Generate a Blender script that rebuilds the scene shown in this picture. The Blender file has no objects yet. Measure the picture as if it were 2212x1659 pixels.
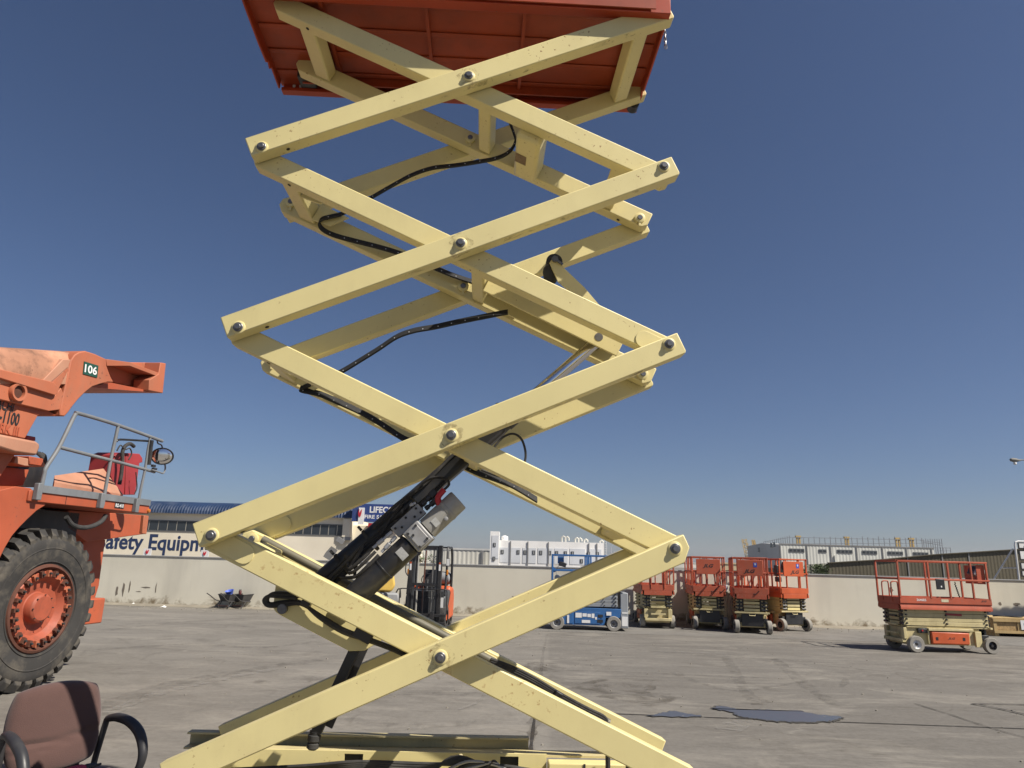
import bpy, math, random
from mathutils import Vector as V, Matrix
random.seed(7)
SC = bpy.context.scene
COL = SC.collection
# ------------------------------------------------------------------ camera
F_PX, PITCH, ROLL, CAM_H = 1504.6, .2468, .0277, 1.9          # focal length in pixels of a 2212 px wide picture
cp, sp, cr, sr = math.cos(PITCH), math.sin(PITCH), math.cos(ROLL), math.sin(ROLL)
FW = V((0, cp, sp)); UP0 = V((0, -sp, cp)); RX = V((1, 0, 0))
EX = RX*cr + UP0*sr; EY = UP0*cr - RX*sr
cam_d = bpy.data.cameras.new('camera'); cam = bpy.data.objects.new('camera', cam_d); COL.objects.link(cam)
m = Matrix.Identity(4)
for r in range(3):
    m[r][0], m[r][1], m[r][2] = EX[r], EY[r], -FW[r]
m[2][3] = CAM_H
cam.matrix_world = m
cam_d.sensor_width = 36; cam_d.lens = F_PX/2212*36; cam_d.clip_start = .05; cam_d.clip_end = 9000
SC.camera = cam
# ------------------------------------------------------------------ sun, sky, exposure
LIFT_YAW = .0371
_s = Matrix.Rotation(LIFT_YAW, 3, 'Z') @ V((.588, -.325, .741)); SUN = _s.normalized()
world = bpy.data.worlds.new('World'); SC.world = world; world.use_nodes = True
wn = world.node_tree; wn.nodes.clear()
sky = wn.nodes.new('ShaderNodeTexSky'); sky.sky_type = 'NISHITA'; sky.sun_disc = False
sky.sun_elevation = math.asin(SUN.z); sky.sun_rotation = math.atan2(SUN.x, SUN.y)
sky.altitude = 0; sky.air_density = .86; sky.dust_density = .8; sky.ozone_density = 4.8
bg = wn.nodes.new('ShaderNodeBackground'); bg.inputs['Strength'].default_value = .05
wo = wn.nodes.new('ShaderNodeOutputWorld')
tint = wn.nodes.new('ShaderNodeMix'); tint.data_type = 'RGBA'; tint.blend_type = 'MULTIPLY'; tint.inputs[0].default_value = 1; tint.inputs[7].default_value = (1.0, .97, 1.045, 1)   # camera white balance of the blue
wn.links.new(sky.outputs[0], tint.inputs[6]); wn.links.new(tint.outputs[2], bg.inputs[0]); wn.links.new(bg.outputs[0], wo.inputs[0])
sun_d = bpy.data.lights.new('sun', 'SUN'); sun_d.energy = 5.0; sun_d.angle = math.radians(.53); sun_d.color = (1, .93, .82)
sun = bpy.data.objects.new('sun', sun_d); COL.objects.link(sun)
sun.rotation_euler = (-SUN).to_track_quat('-Z', 'Y').to_euler(); sun.location = (20, -20, 30)
SC.view_settings.view_transform = 'Standard'; SC.view_settings.look = 'None'; SC.view_settings.gamma = 1
SC.view_settings.exposure = .5; SC.view_settings.use_curve_mapping = False
try:
    SC.cycles.use_denoising = True; SC.cycles.max_bounces = 6; SC.cycles.diffuse_bounces = 2; SC.cycles.caustics_reflective = False; SC.cycles.caustics_refractive = False
except Exception: pass

# ------------------------------------------------------------------ photo pixel -> direction helpers
def ray(u, v):
    u -= 1106; v -= 829.5
    return (FW*F_PX + EX*u - EY*v)/F_PX
def ground(u, v, z=0):
    r = ray(u, v); t = (z-CAM_H)/r.z
    return V((r.x*t, r.y*t, z))
def at_depth(u, v, y):
    r = ray(u, v); t = y/r.y
    return V((r.x*t, y, CAM_H+r.z*t))
def on_plane(u, v, p0, n):
    r = ray(u, v); o = V((0, 0, CAM_H)); t = (p0-o).dot(n)/r.dot(n)
    return o+r*t

# ------------------------------------------------------------------ mesh builder
class MB:
    def __init__(s): s.v = []; s.f = []
    def add(s, vs, fs):
        o = len(s.v); s.v += [tuple(p) for p in vs]; s.f += [tuple(i+o for i in f) for f in fs]; return s
    def box(s, c, d, M=None):
        c = V(c); h = V(d)/2; vs = []
        for x in (-1, 1):
            for y in (-1, 1):
                for z in (-1, 1):
                    p = V((x*h.x, y*h.y, z*h.z)); vs.append(c+(M @ p if M else p))
        return s.add(vs, [(0,1,3,2),(4,6,7,5),(0,4,5,1),(2,3,7,6),(0,2,6,4),(1,5,7,3)])
    def bx(s, x0, x1, y0, y1, z0, z1):
        return s.box(((x0+x1)/2, (y0+y1)/2, (z0+z1)/2), (abs(x1-x0), abs(y1-y0), abs(z1-z0)))
    def prism(s, poly, ext):
        n = len(poly); ext = V(ext); a = [V(p) for p in poly]; b = [p+ext for p in a]
        nrm = V((0,0,0))
        for i in range(n): nrm += a[i].cross(a[(i+1) % n])
        fs = [tuple(range(n)), tuple(range(2*n-1, n-1, -1))]
        for i in range(n):
            j = (i+1) % n; fs.append((j, i, n+i, n+j))
        if nrm.dot(ext) > 0: fs = [tuple(reversed(f)) for f in fs]
        return s.add(a+b, fs)
    def ring(s, p0, p1, r0, r1, n):
        ax = (V(p1)-V(p0)).normalized(); u = ax.orthogonal().normalized(); w = ax.cross(u)
        vs = []
        for p, r in ((p0, r0), (p1, r1)):
            vs += [V(p)+(u*math.cos(2*math.pi*i/n)+w*math.sin(2*math.pi*i/n))*r for i in range(n)]
        return vs
    def cyl(s, p0, p1, r0, r1=None, n=16):
        r1 = r0 if r1 is None else r1; vs = s.ring(p0, p1, r0, r1, n)
        fs = [(i, (i+1) % n, n+(i+1) % n, n+i) for i in range(n)] + [tuple(range(n-1, -1, -1)), tuple(range(n, 2*n))]
        return s.add(vs, fs)
    def lathe(s, prof, p0, ax, n=24, close=True):
        ax = V(ax).normalized(); u = ax.orthogonal().normalized(); w = ax.cross(u); p0 = V(p0); vs = []
        for r, h in prof:
            vs += [p0+ax*h+(u*math.cos(2*math.pi*i/n)+w*math.sin(2*math.pi*i/n))*max(r, 1e-4) for i in range(n)]
        m_ = len(prof); fs = []
        for k in range(m_-1):
            for i in range(n):
                j = (i+1) % n; fs.append((k*n+i, k*n+j, (k+1)*n+j, (k+1)*n+i))
        if close:
            fs.append(tuple(range(n-1, -1, -1))); fs.append(tuple((m_-1)*n+i for i in range(n)))
        return s.add(vs, fs)
    def tube(s, pts, r, n=8, closed=False, rs=None):
        pts = [V(p) for p in pts]; m_ = len(pts); u = None; vs = []
        for k in range(m_):
            if closed: d = pts[(k+1) % m_]-pts[k-1]
            else: d = pts[min(k+1, m_-1)]-pts[max(k-1, 0)]
            d.normalize()
            u = d.orthogonal().normalized() if u is None else (u-d*u.dot(d)).normalized()
            w = d.cross(u); rr = rs[k] if rs else r
            vs += [pts[k]+(u*math.cos(2*math.pi*i/n)+w*math.sin(2*math.pi*i/n))*rr for i in range(n)]
        fs = []
        for k in range(m_ if closed else m_-1):
            k2 = (k+1) % m_
            for i in range(n):
                j = (i+1) % n; fs.append((k*n+i, k*n+j, k2*n+j, k2*n+i))
        if not closed: fs += [tuple(range(n-1, -1, -1)), tuple((m_-1)*n+i for i in range(n))]
        return s.add(vs, fs)
    def bar(s, p0, p1, w, h, up=(0, 0, 1)):
        p0, p1 = V(p0), V(p1); d = (p1-p0); L = d.length; d.normalize()
        up = V(up); sd = d.cross(up)
        sd = d.orthogonal().normalized() if sd.length < 1e-4 else sd.normalized()
        up = sd.cross(d)
        M = Matrix((d, sd, up)).transposed()
        return s.box((p0+p1)/2, (L, w, h), M)
    def strap(s, pts, wv, th):
        """flat strap swept along pts; wv = width vector, th = thickness"""
        pts = [V(p) for p in pts]; wv = V(wv); m_ = len(pts); vs = []
        for k in range(m_):
            d = (pts[min(k+1, m_-1)]-pts[max(k-1, 0)]).normalized(); nn = d.cross(wv).normalized()*th/2
            for a, b in ((-1, -1), (1, -1), (1, 1), (-1, 1)): vs.append(pts[k]+wv*a/2+nn*b)
        fs = []
        for k in range(m_-1):
            for i in range(4):
                j = (i+1) % 4; fs.append((k*4+i, k*4+j, k*4+4+j, k*4+4+i))
        fs += [(3, 2, 1, 0), tuple((m_-1)*4+i for i in range(4))]
        return s.add(vs, fs)
    def mesh(s, name, mat, smooth=35):
        me = bpy.data.meshes.new(name); me.from_pydata(s.v, [], s.f); me.update()
        if mat: me.materials.append(mat)
        if smooth:
            me.polygons.foreach_set('use_smooth', [True]*len(me.polygons)); me.set_sharp_from_angle(angle=math.radians(smooth))
        return me
    def build(s, name, mat, parent=None, bevel=0, seg=2, smooth=35, label=None):
        o = bpy.data.objects.new(name, s.mesh(name, mat, smooth)); COL.objects.link(o)
        if parent is not None: o.parent = parent
        if bevel:
            b = o.modifiers.new('bevel', 'BEVEL'); b.width = bevel; b.segments = seg; b.limit_method = 'ANGLE'; b.angle_limit = math.radians(40)
        if label: o['label'] = label
        return o

def spline(pts, n=6):
    pts = [V(p) for p in pts]; out = []
    for i in range(len(pts)-1):
        p0 = pts[max(i-1, 0)]; p1 = pts[i]; p2 = pts[i+1]; p3 = pts[min(i+2, len(pts)-1)]
        for k in range(n):
            t = k/n
            out.append(.5*((2*p1)+(p2-p0)*t+(2*p0-5*p1+4*p2-p3)*t*t+(3*p1-p0-3*p2+p3)*t**3))
    return out+[pts[-1]]

def thing(name, label, cat, loc=(0, 0, 0), rotz=0, group=None):
    o = bpy.data.objects.new(name, None); COL.objects.link(o); o.empty_display_size = .2
    o.location = loc; o.rotation_euler = (0, 0, rotz); o['label'] = label; o['category'] = cat
    if group: o['group'] = group
    return o
def tag(o, label, cat, group=None):
    o['label'] = label; o['category'] = cat
    if group: o['group'] = group
    return o
def struct(o): o['kind'] = 'structure'; return o
def copy_piece(src, parent, loc=None, rot=None):
    c = src.copy(); COL.objects.link(c); c.parent = parent
    if loc is not None: c.location = loc
    if rot is not None: c.rotation_euler = rot
    return c

_txt = {}
def text_mesh(s, shear=0, offset=0, depth=.0, spacing=1):
    k = (s, shear, offset, depth, spacing)
    if k in _txt: return _txt[k]
    cu = bpy.data.curves.new('t', 'FONT'); cu.body = s; cu.size = 1; cu.shear = shear; cu.offset = offset; cu.extrude = depth; cu.space_character = spacing; cu.resolution_u = 3
    ob = bpy.data.objects.new('t', cu); COL.objects.link(ob)
    dg = bpy.context.evaluated_depsgraph_get(); dg.update()
    me = bpy.data.meshes.new_from_object(ob.evaluated_get(dg)); bpy.data.objects.remove(ob); bpy.data.curves.remove(cu)
    vs = [tuple(p.co) for p in me.vertices]; fs = [tuple(p.vertices) for p in me.polygons]; bpy.data.meshes.remove(me)
    x0 = min(p[0] for p in vs); x1 = max(p[0] for p in vs); y0 = min(p[1] for p in vs); y1 = max(p[1] for p in vs)
    _txt[k] = (vs, fs, x0, x1, y0, y1); return _txt[k]
def text(s, name, mat, parent, org, ux, uy, w=None, h=None, shear=0, offset=0, depth=.0, spacing=1, anchor='c', label=None):
    """lettering on the plane (ux, uy) at org; w/h = size in metres; anchor c or l"""
    vs, fs, x0, x1, y0, y1 = text_mesh(s, shear, offset, depth, spacing)
    ux, uy, org = V(ux).normalized(), V(uy).normalized(), V(org); nn = ux.cross(uy)
    kx = w/(x1-x0) if w else None; ky = h/(y1-y0) if h else None
    kx = kx or ky; ky = ky or kx
    cx = (x0+x1)/2 if anchor == 'c' else x0; cy = (y0+y1)/2 if anchor == 'c' else 0
    mb = MB(); mb.add([org+ux*((p[0]-cx)*kx)+uy*((p[1]-cy)*ky)+nn*(p[2]*(1 if not depth else 1)) for p in vs], fs)
    return mb.build(name, mat, parent, smooth=0, label=label)
# generate the lettering first, while the scene is still small
for a in (('JLG', .35, .03), ('2646ES', 0, .015), ('106', 0, .02), ('RD-410', 0, .02), ('HITACHI', .0, .02), ('EH-1100', 0, .02), ('MARK III', 0, .02),
          ('Safety Equipment', 0, .025), ('afety Equipm', 0, .025), ('Sa', 0, .025), ('a', 0, .025), ('LIFECO', 0, .03), ('FIRE SAFETY', 0, .02), ('3246', 0, .02)):
    text_mesh(*a)

# ------------------------------------------------------------------ materials
def nd(nt, t, **kw):
    n = nt.nodes.new(t)
    for k, v in kw.items():
        if k in n.inputs: n.inputs[k].default_value = v
        else: setattr(n, k, v)
    return n
def c4(c): return (*c, 1)
def new_mat(name):
    M = bpy.data.materials.new(name); M.use_nodes = True; nt = M.node_tree; b = nt.nodes['Principled BSDF']; return M, nt, b
def ramp(nt, fac, p0, p1, c0=(0,0,0), c1=(1,1,1)):
    r = nd(nt, 'ShaderNodeValToRGB'); e = r.color_ramp.elements
    e[0].position, e[1].position = p0, p1; e[0].color, e[1].color = c4(c0), c4(c1)
    nt.links.new(fac, r.inputs[0]); return r.outputs[0]
def mixc(nt, fac, a, b, mode='MIX'):
    n = nt.nodes.new('ShaderNodeMix'); n.data_type = 'RGBA'; n.blend_type = mode
    for sock, val in ((n.inputs[0], fac), (n.inputs[6], a), (n.inputs[7], b)):
        if hasattr(val, 'is_linked') or hasattr(val, 'links'): nt.links.new(val, sock)
        else: sock.default_value = val if isinstance(val, (int, float)) else c4(val)
    return n.outputs[2]
def noise(nt, co, scale, detail=4, rough=.55, dist=0, sc=None):
    if sc:
        mp = nd(nt, 'ShaderNodeMapping'); mp.inputs['Scale'].default_value = sc; nt.links.new(co, mp.inputs[0]); co = mp.outputs[0]
    n = nd(nt, 'ShaderNodeTexNoise', Scale=scale, Detail=detail, Roughness=rough, Distortion=dist); nt.links.new(co, n.inputs['Vector']); return n.outputs[0]
def coords(nt, kind='Object'): return nd(nt, 'ShaderNodeTexCoord').outputs[kind]
def bumpn(nt, b, h, strength=.1, dist=.01):
    n = nd(nt, 'ShaderNodeBump', Strength=strength, Distance=dist); nt.links.new(h, n.inputs['Height']); nt.links.new(n.outputs[0], b.inputs['Normal'])
def paint(name, col, rough=.45, dirt=.35, dirtcol=(.22, .17, .11), scale=5, specks=0, speckcol=(.12, .05, .02), metal=0, bump=.04, streak=True, fade=.12):
    M, nt, b = new_mat(name); co = coords(nt); L = nt.links
    n1 = noise(nt, co, scale*.35, 3); light = tuple(min(1, c*(1+fade)+.02*fade) for c in col); dark = tuple(c*(1-fade) for c in col)
    base = mixc(nt, ramp(nt, n1, .35, .65), dark, light)
    if dirt:
        n2 = noise(nt, co, scale, 8, .68, .4)
        n3 = noise(nt, co, scale*1.7, 4, .6, 0, (1, 1, .18) if streak else None)
        f = mixc(nt, .5, n2, n3); f = ramp(nt, f, .48, .75)
        mlt = nd(nt, 'ShaderNodeMath', operation='MULTIPLY'); L.new(f, mlt.inputs[0]); mlt.inputs[1].default_value = dirt
        base = mixc(nt, mlt.outputs[0], base, dirtcol)
    if specks:
        n4 = noise(nt, co, scale*9, 3, .6); n5 = noise(nt, co, scale*.5, 2)
        sm = nd(nt, 'ShaderNodeMath', operation='MULTIPLY'); L.new(ramp(nt, n4, .66-.05*specks, .70), sm.inputs[0]); L.new(ramp(nt, n5, .5, .62), sm.inputs[1])
        base = mixc(nt, sm.outputs[0], base, speckcol)
    L.new(base, b.inputs['Base Color'])
    nr = noise(nt, co, scale*2.3, 5); rr = nd(nt, 'ShaderNodeMapRange'); L.new(nr, rr.inputs[0]); rr.inputs[3].default_value = max(.05, rough-.1); rr.inputs[4].default_value = min(1, rough+.18)
    L.new(rr.outputs[0], b.inputs['Roughness']); b.inputs['Metallic'].default_value = metal
    if bump: bumpn(nt, b, noise(nt, co, scale*14, 3), bump, .004)
    return M
def plain(name, col, rough=.6, metal=0, emit=0):
    M, nt, b = new_mat(name); b.inputs['Base Color'].default_value = c4(col); b.inputs['Roughness'].default_value = rough; b.inputs['Metallic'].default_value = metal
    return M
MT = {}
MT['cream'] = paint('cream_paint', (.715, .617, .295), .42, .22, (.42, .33, .17), 5, specks=.06, speckcol=(.26, .14, .05), fade=.04, bump=.03)
MT['cream_rust'] = paint('cream_paint_rusting', (.715, .617, .295), .42, .2, (.34, .25, .12), 4, specks=1.2, speckcol=(.36, .19, .06), fade=.04, bump=.05)
MT['cream_old'] = paint('cream_paint_weathered', (.55, .47, .25), .55, .5, (.20, .15, .08), 5, specks=.4, speckcol=(.16, .08, .03))
MT['orange'] = paint('orange_paint', (.40, .048, .012), .42, .25, (.16, .03, .012), 4, specks=.1)
MT['orange_lift'] = paint('orange_paint_faded', (.42, .085, .038), .55, .5, (.26, .11, .07), 6, specks=.5, speckcol=(.6, .5, .4))
MT['orange_bright'] = paint('orange_paint_bright', (.50, .092, .026), .45, .25, (.28, .10, .05), 6)
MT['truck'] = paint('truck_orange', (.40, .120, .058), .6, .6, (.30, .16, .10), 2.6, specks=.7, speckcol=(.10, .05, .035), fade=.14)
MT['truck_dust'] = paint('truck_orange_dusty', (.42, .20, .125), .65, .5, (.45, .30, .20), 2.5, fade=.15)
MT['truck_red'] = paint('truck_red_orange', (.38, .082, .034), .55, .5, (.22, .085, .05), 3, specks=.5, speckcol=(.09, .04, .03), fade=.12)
MT['truck_bed'] = paint('truck_bed_worn', (.42, .20, .12), .75, 1.0, (.055, .032, .02), 3.2, specks=1.3, speckcol=(.03, .02, .015), fade=.3, streak=False)
MT['red'] = paint('red_paint', (.30, .032, .036), .5, .35, (.16, .05, .04), 4)
MT['black'] = paint('black_paint', (.018, .018, .02), .38, .5, (.07, .06, .05), 6, fade=.2)
MT['black_steel'] = paint('black_steel', (.016, .016, .017), .32, .55, (.10, .085, .065), 5, fade=.2, streak=False)
MT['rubber'] = paint('rubber', (.028, .027, .027), .75, .55, (.13, .12, .105), 6, fade=.2, bump=.15, streak=False)
MT['tyre'] = paint('dusty_tyre', (.034, .032, .030), .85, .95, (.15, .13, .10), 2.6, fade=.2, bump=.3, streak=False)
MT['lift_tyre'] = paint('grey_solid_tyre', (.27, .255, .225), .85, .5, (.16, .14, .11), 7, bump=.1, streak=False)
MT['steel'] = paint('bolt_steel', (.17, .17, .178), .38, .5, (.07, .06, .05), 25, metal=.7, streak=False)
MT['galv'] = paint('galvanised', (.52, .53, .55), .45, .3, (.3, .3, .3), 14, metal=.6, streak=False)
MT['alu'] = paint('cast_aluminium', (.33, .33, .33), .55, .5, (.15, .13, .11), 12, metal=.3, streak=False)
MT['motor'] = paint('grey_motor', (.34, .33, .30), .5, .5, (.15, .125, .09), 10, metal=.1, streak=False)
MT['grey_rail'] = paint('grey_rail_paint', (.16, .17, .18), .55, .4, (.09, .08, .075), 5)
MT['deck'] = paint('deck_orange_shaded', (.34, .048, .011), .5, .45, (.10, .022, .010), 5, fade=.15)  # platform orange made darker, the underside's shade put into the colour
MT['chrome'] = plain('chrome', (.75, .75, .77), .09, 1)
MT['glass'] = plain('dark_glass', (.035, .042, .05), .12)
MT['white'] = paint('white_paint', (.72, .72, .71), .55, .25, (.45, .42, .38), 3)
MT['white_plain'] = plain('white_print', (.75, .75, .74), .6)
MT['decal'] = plain('decal_black', (.02, .02, .022), .6)
MT['blue'] = paint('blue_paint', (.025, .115, .31), .5, .35, (.07, .09, .12), 5, specks=.3, speckcol=(.25, .25, .25))
MT['grey_arm'] = paint('grey_arm_paint', (.27, .29, .31), .5, .35, (.15, .14, .13), 5)
MT['brown_fabric'] = None
# ================================================================== SETTING: ground
def ground_material():
    M, nt, b = new_mat('yard_concrete'); L = nt.links; co = coords(nt)
    def mul(f, k):
        m_ = nd(nt, 'ShaderNodeMath', operation='MULTIPLY'); L.new(f, m_.inputs[0])
        if hasattr(k, 'links'): L.new(k, m_.inputs[1])
        else: m_.inputs[1].default_value = k
        return m_.outputs[0]
    big = noise(nt, co, .16, 4, .6, .3); mid = noise(nt, co, 1.1, 8, .7, .6); fine = noise(nt, co, 14, 8, .75); vfine = noise(nt, co, 110, 3, .7)
    st = noise(nt, co, .55, 9, .72, .35, (.42, 1.2, 1)); st2 = noise(nt, co, 1.6, 8, .74, .3, (.16, 1.1, 1)); st3 = noise(nt, co, 3.2, 7, .72, .2, (.3, 1.0, 1))
    base = mixc(nt, ramp(nt, big, .35, .68), (0.156, 0.144, 0.126), (0.213, 0.199, 0.175))
    base = mixc(nt, mul(ramp(nt, mid, .42, .72), .7), base, (0.184, 0.171, 0.149))
    # cast in bays: the bay right of the long joint is a darker pour
    xyz = nd(nt, 'ShaderNodeSeparateXYZ'); L.new(co, xyz.inputs[0])
    jx = nd(nt, 'ShaderNodeMath', operation='MULTIPLY_ADD'); L.new(xyz.outputs[1], jx.inputs[0]); jx.inputs[1].default_value = -.058; L.new(xyz.outputs[0], jx.inputs[2])
    bay = nd(nt, 'ShaderNodeMapRange'); L.new(jx.outputs[0], bay.inputs[0]); bay.inputs[1].default_value = .0; bay.inputs[2].default_value = .06
    yb = nd(nt, 'ShaderNodeMapRange'); L.new(xyz.outputs[1], yb.inputs[0]); yb.inputs[1].default_value = 20.6; yb.inputs[2].default_value = 19.8
    base = mixc(nt, mul(mul(bay.outputs[0], yb.outputs[0]), .5), base, (0.115, 0.107, 0.096))
    base = mixc(nt, mul(ramp(nt, st, .50, .66), .55), base, (0.092, 0.083, 0.072))
    base = mixc(nt, mul(ramp(nt, st2, .50, .66), .45), base, (0.230, 0.213, 0.187))
    base = mixc(nt, mul(ramp(nt, st3, .53, .68), .4), base, (0.101, 0.092, 0.079))
    sp_ = noise(nt, co, .42, 7, .66, .7); base = mixc(nt, mul(ramp(nt, sp_, .62, .74), .6), base, (0.075, 0.064, 0.052))
    # thin scuff lines left by turning tyres
    def lines(sc, st_, wid, col, amt, seed):
        n = noise(nt, co, sc, 3, .5, .5, st_); d = nd(nt, 'ShaderNodeMath', operation='SUBTRACT'); L.new(n, d.inputs[0]); d.inputs[1].default_value = seed
        ab = nd(nt, 'ShaderNodeMath', operation='ABSOLUTE'); L.new(d.outputs[0], ab.inputs[0]); f = ramp(nt, ab.outputs[0], 0, wid, (1, 1, 1), (0, 0, 0)); g_ = ramp(nt, noise(nt, co, .9, 5, .7, .4), .45, .6); return mixc(nt, mul(mul(f, g_), amt), base, col)
    base = lines(.5, (.5, 1.0, 1), .012, (0.090, 0.081, 0.067), .55, .5); base = lines(.35, (1.0, .6, 1), .010, (0.090, 0.081, 0.067), .5, .46); base = lines(.8, (.3, 1.1, 1), .012, (0.276, 0.257, 0.224), .5, .53)
    pale = noise(nt, co, .9, 8, .70, .8, (.5, 1.2, 1)); base = mixc(nt, mul(ramp(nt, pale, .50, .64), .5), base, (0.302, 0.279, 0.237))
    blot = noise(nt, co, 1.3, 8, .68, .7); base = mixc(nt, mul(ramp(nt, blot, .54, .68), .38), base, (0.106, 0.095, 0.079))
    base = mixc(nt, .20, base, mixc(nt, ramp(nt, fine, .30, .70), (0.046, 0.041, 0.037), (0.294, 0.276, 0.248)))
    L.new(base, b.inputs['Base Color']); b.inputs['Roughness'].default_value = .88; b.inputs['Specular IOR Level'].default_value = .25
    hs = nd(nt, 'ShaderNodeMath', operation='ADD'); L.new(fine, hs.inputs[0]); L.new(vfine, hs.inputs[1]); bumpn(nt, b, hs.outputs[0], .35, .012)
    return M
mb = MB(); mb.add([(-2600, -400, 0), (2600, -400, 0), (2600, 3200, 0), (-2600, 3200, 0)], [(0, 1, 2, 3)])
GROUND = struct(mb.build('ground', ground_material(), smooth=0))
# paved strip along the wall
def paver_material():
    M, nt, b = new_mat('block_paving'); L = nt.links; co = coords(nt)
    br = nd(nt, 'ShaderNodeTexBrick', Scale=1.0); br.inputs['Color1'].default_value = (.135, .127, .115, 1); br.inputs['Color2'].default_value = (.18, .17, .152, 1); br.inputs['Mortar'].default_value = (.08, .075, .065, 1)
    br.inputs['Brick Width'].default_value = .22; br.inputs['Row Height'].default_value = .11; br.inputs['Mortar Size'].default_value = .008; L.new(co, br.inputs['Vector'])
    n = noise(nt, co, .8, 6, .65, .4); base = mixc(nt, ramp(nt, n, .4, .7), br.outputs[0], (.195, .184, .165)); n2 = noise(nt, co, .5, 5, .6, .3, (.3, 1, 1)); base = mixc(nt, ramp(nt, n2, .52, .8), base, (.095, .087, .077))
    L.new(base, b.inputs['Base Color']); b.inputs['Roughness'].default_value = .88; bumpn(nt, b, br.outputs[1], -.3, .004); return M
def wall_y(x): return 25.0 - .055*x
mb = MB(); xs = [0.6, 6, 14, 26, 45]
mb.add([(x, 20.35-.03*x, .004) for x in xs]+[(x, wall_y(x), .004) for x in xs], [(i, i+1, 6+i, 5+i) for i in range(4)])
struct(mb.build('paved_strip', paver_material(), smooth=0))
# dirt bank along the foot of the wall
DIRT = paint('sandy_dirt', (.24, .215, .17), .9, .6, (.15, .13, .095), 3, bump=.3, streak=False)
mb = MB(); n = 130; vs = []
for i in range(n+1):
    x = -32+i*.55; w_ = .28+.16*math.sin(i*1.3)+.12*random.random()
    vs += [(x, wall_y(x)-w_-.1, .005), (x, wall_y(x)-.05*w_-.03, .035+.03*random.random()), (x, wall_y(x)+.02, .06)]
mb.add(vs, [(3*i, 3*i+3, 3*i+4, 3*i+1) for i in range(n)]+[(3*i+1, 3*i+4, 3*i+5, 3*i+2) for i in range(n)])
struct(mb.build('dirt_bank', DIRT))
# joints, tyre marks, stains and painted shadow lines : thin sheets on the ground, given by points seen on the ground
def mark_material(name, col, lo=.42, hi=.7, amt=.8, sc=3):
    M, nt, b = new_mat(name); L = nt.links; co = coords(nt)
    n = noise(nt, co, sc, 6, .7, .5); f = ramp(nt, n, lo, hi); k = nd(nt, 'ShaderNodeMath', operation='MULTIPLY'); L.new(f, k.inputs[0]); k.inputs[1].default_value = amt
    b.inputs['Base Color'].default_value = c4(col); b.inputs['Roughness'].default_value = .9; L.new(k.outputs[0], b.inputs['Alpha']); return M
MK_DARK = mark_material('tyre_and_shadow_mark', (.07, .063, .055), .42, .80, .42, 5)
MK_JOINT_SHADOW = mark_material('joint_dirt_and_shadow', (.03, .026, .022), .30, .5, .95, 6)
MK_STAIN = mark_material('oil_stain', (.065, .052, .038), .45, .75, .7, 1.6)
MK_LIGHT = mark_material('pale_scuff', (.27, .255, .23), .42, .7, .6, 4)
_mz = [.0045]
def mark(name, pts, w, mat, wob=.3):
    P = [ground(u, v) for u, v in pts]; P = spline([(p.x, p.y, 0) for p in P], 8); vs = []; _mz[0] += .00035; z = _mz[0]
    for i, p in enumerate(P):
        d = (P[min(i+1, len(P)-1)]-P[max(i-1, 0)]).normalized(); nn = V((-d.y, d.x, 0)); ww = w*(1+wob*(random.random()-.5)*2)*(.35 if i in (0, len(P)-1) else 1)/2
        a = p+nn*ww; c = p-nn*ww; vs += [(a.x, a.y, z), (c.x, c.y, z)]
    mb = MB(); mb.add(vs, [(2*i, 2*i+1, 2*i+3, 2*i+2) for i in range(len(P)-1)]); return mb.build(name, mat, GROUND, smooth=0)
g4 = lambda x, y: (1097.2+x/1.9843, 1371.5+y/1.9843)
mark('slab_joint', [g4(430, 338), g4(900, 356), g4(1400, 374), g4(2260, 405)], .045, MK_JOINT_SHADOW)
mark('slab_joint', [g4(170, -5), g4(152, 70), g4(140, 190), g4(125, 300)], .06, MK_DARK)
mark('slab_joint', [g4(125, 300), g4(118, 330), g4(95, 520), g4(80, 640)], .04, MK_JOINT_SHADOW)
mark('oil_stain', [g4(160, 120), g4(140, 160), g4(135, 200)], .75, MK_STAIN)
mark('oil_stain', [g4(125, 330), g4(105, 420), g4(100, 520)], .13, MK_STAIN, .6)
mark('oil_stain', [g4(100, 505), g4(180, 508), g4(290, 513)], .10, MK_LIGHT)
mark('oil_stain', [g4(380, 215), g4(470, 240), g4(560, 270), g4(690, 292)], 1.1, MK_STAIN)
mark('oil_stain', [g4(1020, 280), g4(1090, 290), g4(1140, 290)], .5, MK_STAIN)
mark('tyre_and_shadow_mark', [g4(200, 30), g4(700, 78), g4(1100, 112), g4(1700, 165), g4(2230, 216)], .13, MK_DARK)
mark('tyre_and_shadow_mark', [g4(100, 20), g4(600, 62), g4(1000, 98), g4(1600, 130), g4(2230, 170)], .12, MK_DARK)
mark('tyre_and_shadow_mark', [g4(160, 150), g4(500, 160), g4(880, 176), g4(1200, 192)], .12, MK_DARK)
mark('tyre_and_shadow_mark', [g4(1140, 100), g4(1210, 160), g4(1290, 225), g4(1420, 310)], .24, MK_DARK, .15)
mark('tyre_and_shadow_mark', [g4(930, 95), g4(970, 150), g4(1000, 215), g4(1060, 290)], .2, MK_DARK, .15)
mark('tyre_and_shadow_mark', [g4(700, 160), g4(850, 215), g4(1000, 240), g4(1300, 200), g4(1440, 190), g4(1430, 225)], .12, MK_DARK)
mark('tyre_and_shadow_mark', [g4(300, 225), g4(380, 200), g4(500, 190), g4(620, 200), g4(600, 240)], .16, MK_STAIN)
mark('pale_scuff', [g4(930, 420), g4(1010, 370), g4(1060, 350)], .25, MK_LIGHT)
mark('pale_scuff', [g4(690, 72), g4(900, 82), g4(1040, 86)], .2, MK_LIGHT)
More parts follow.
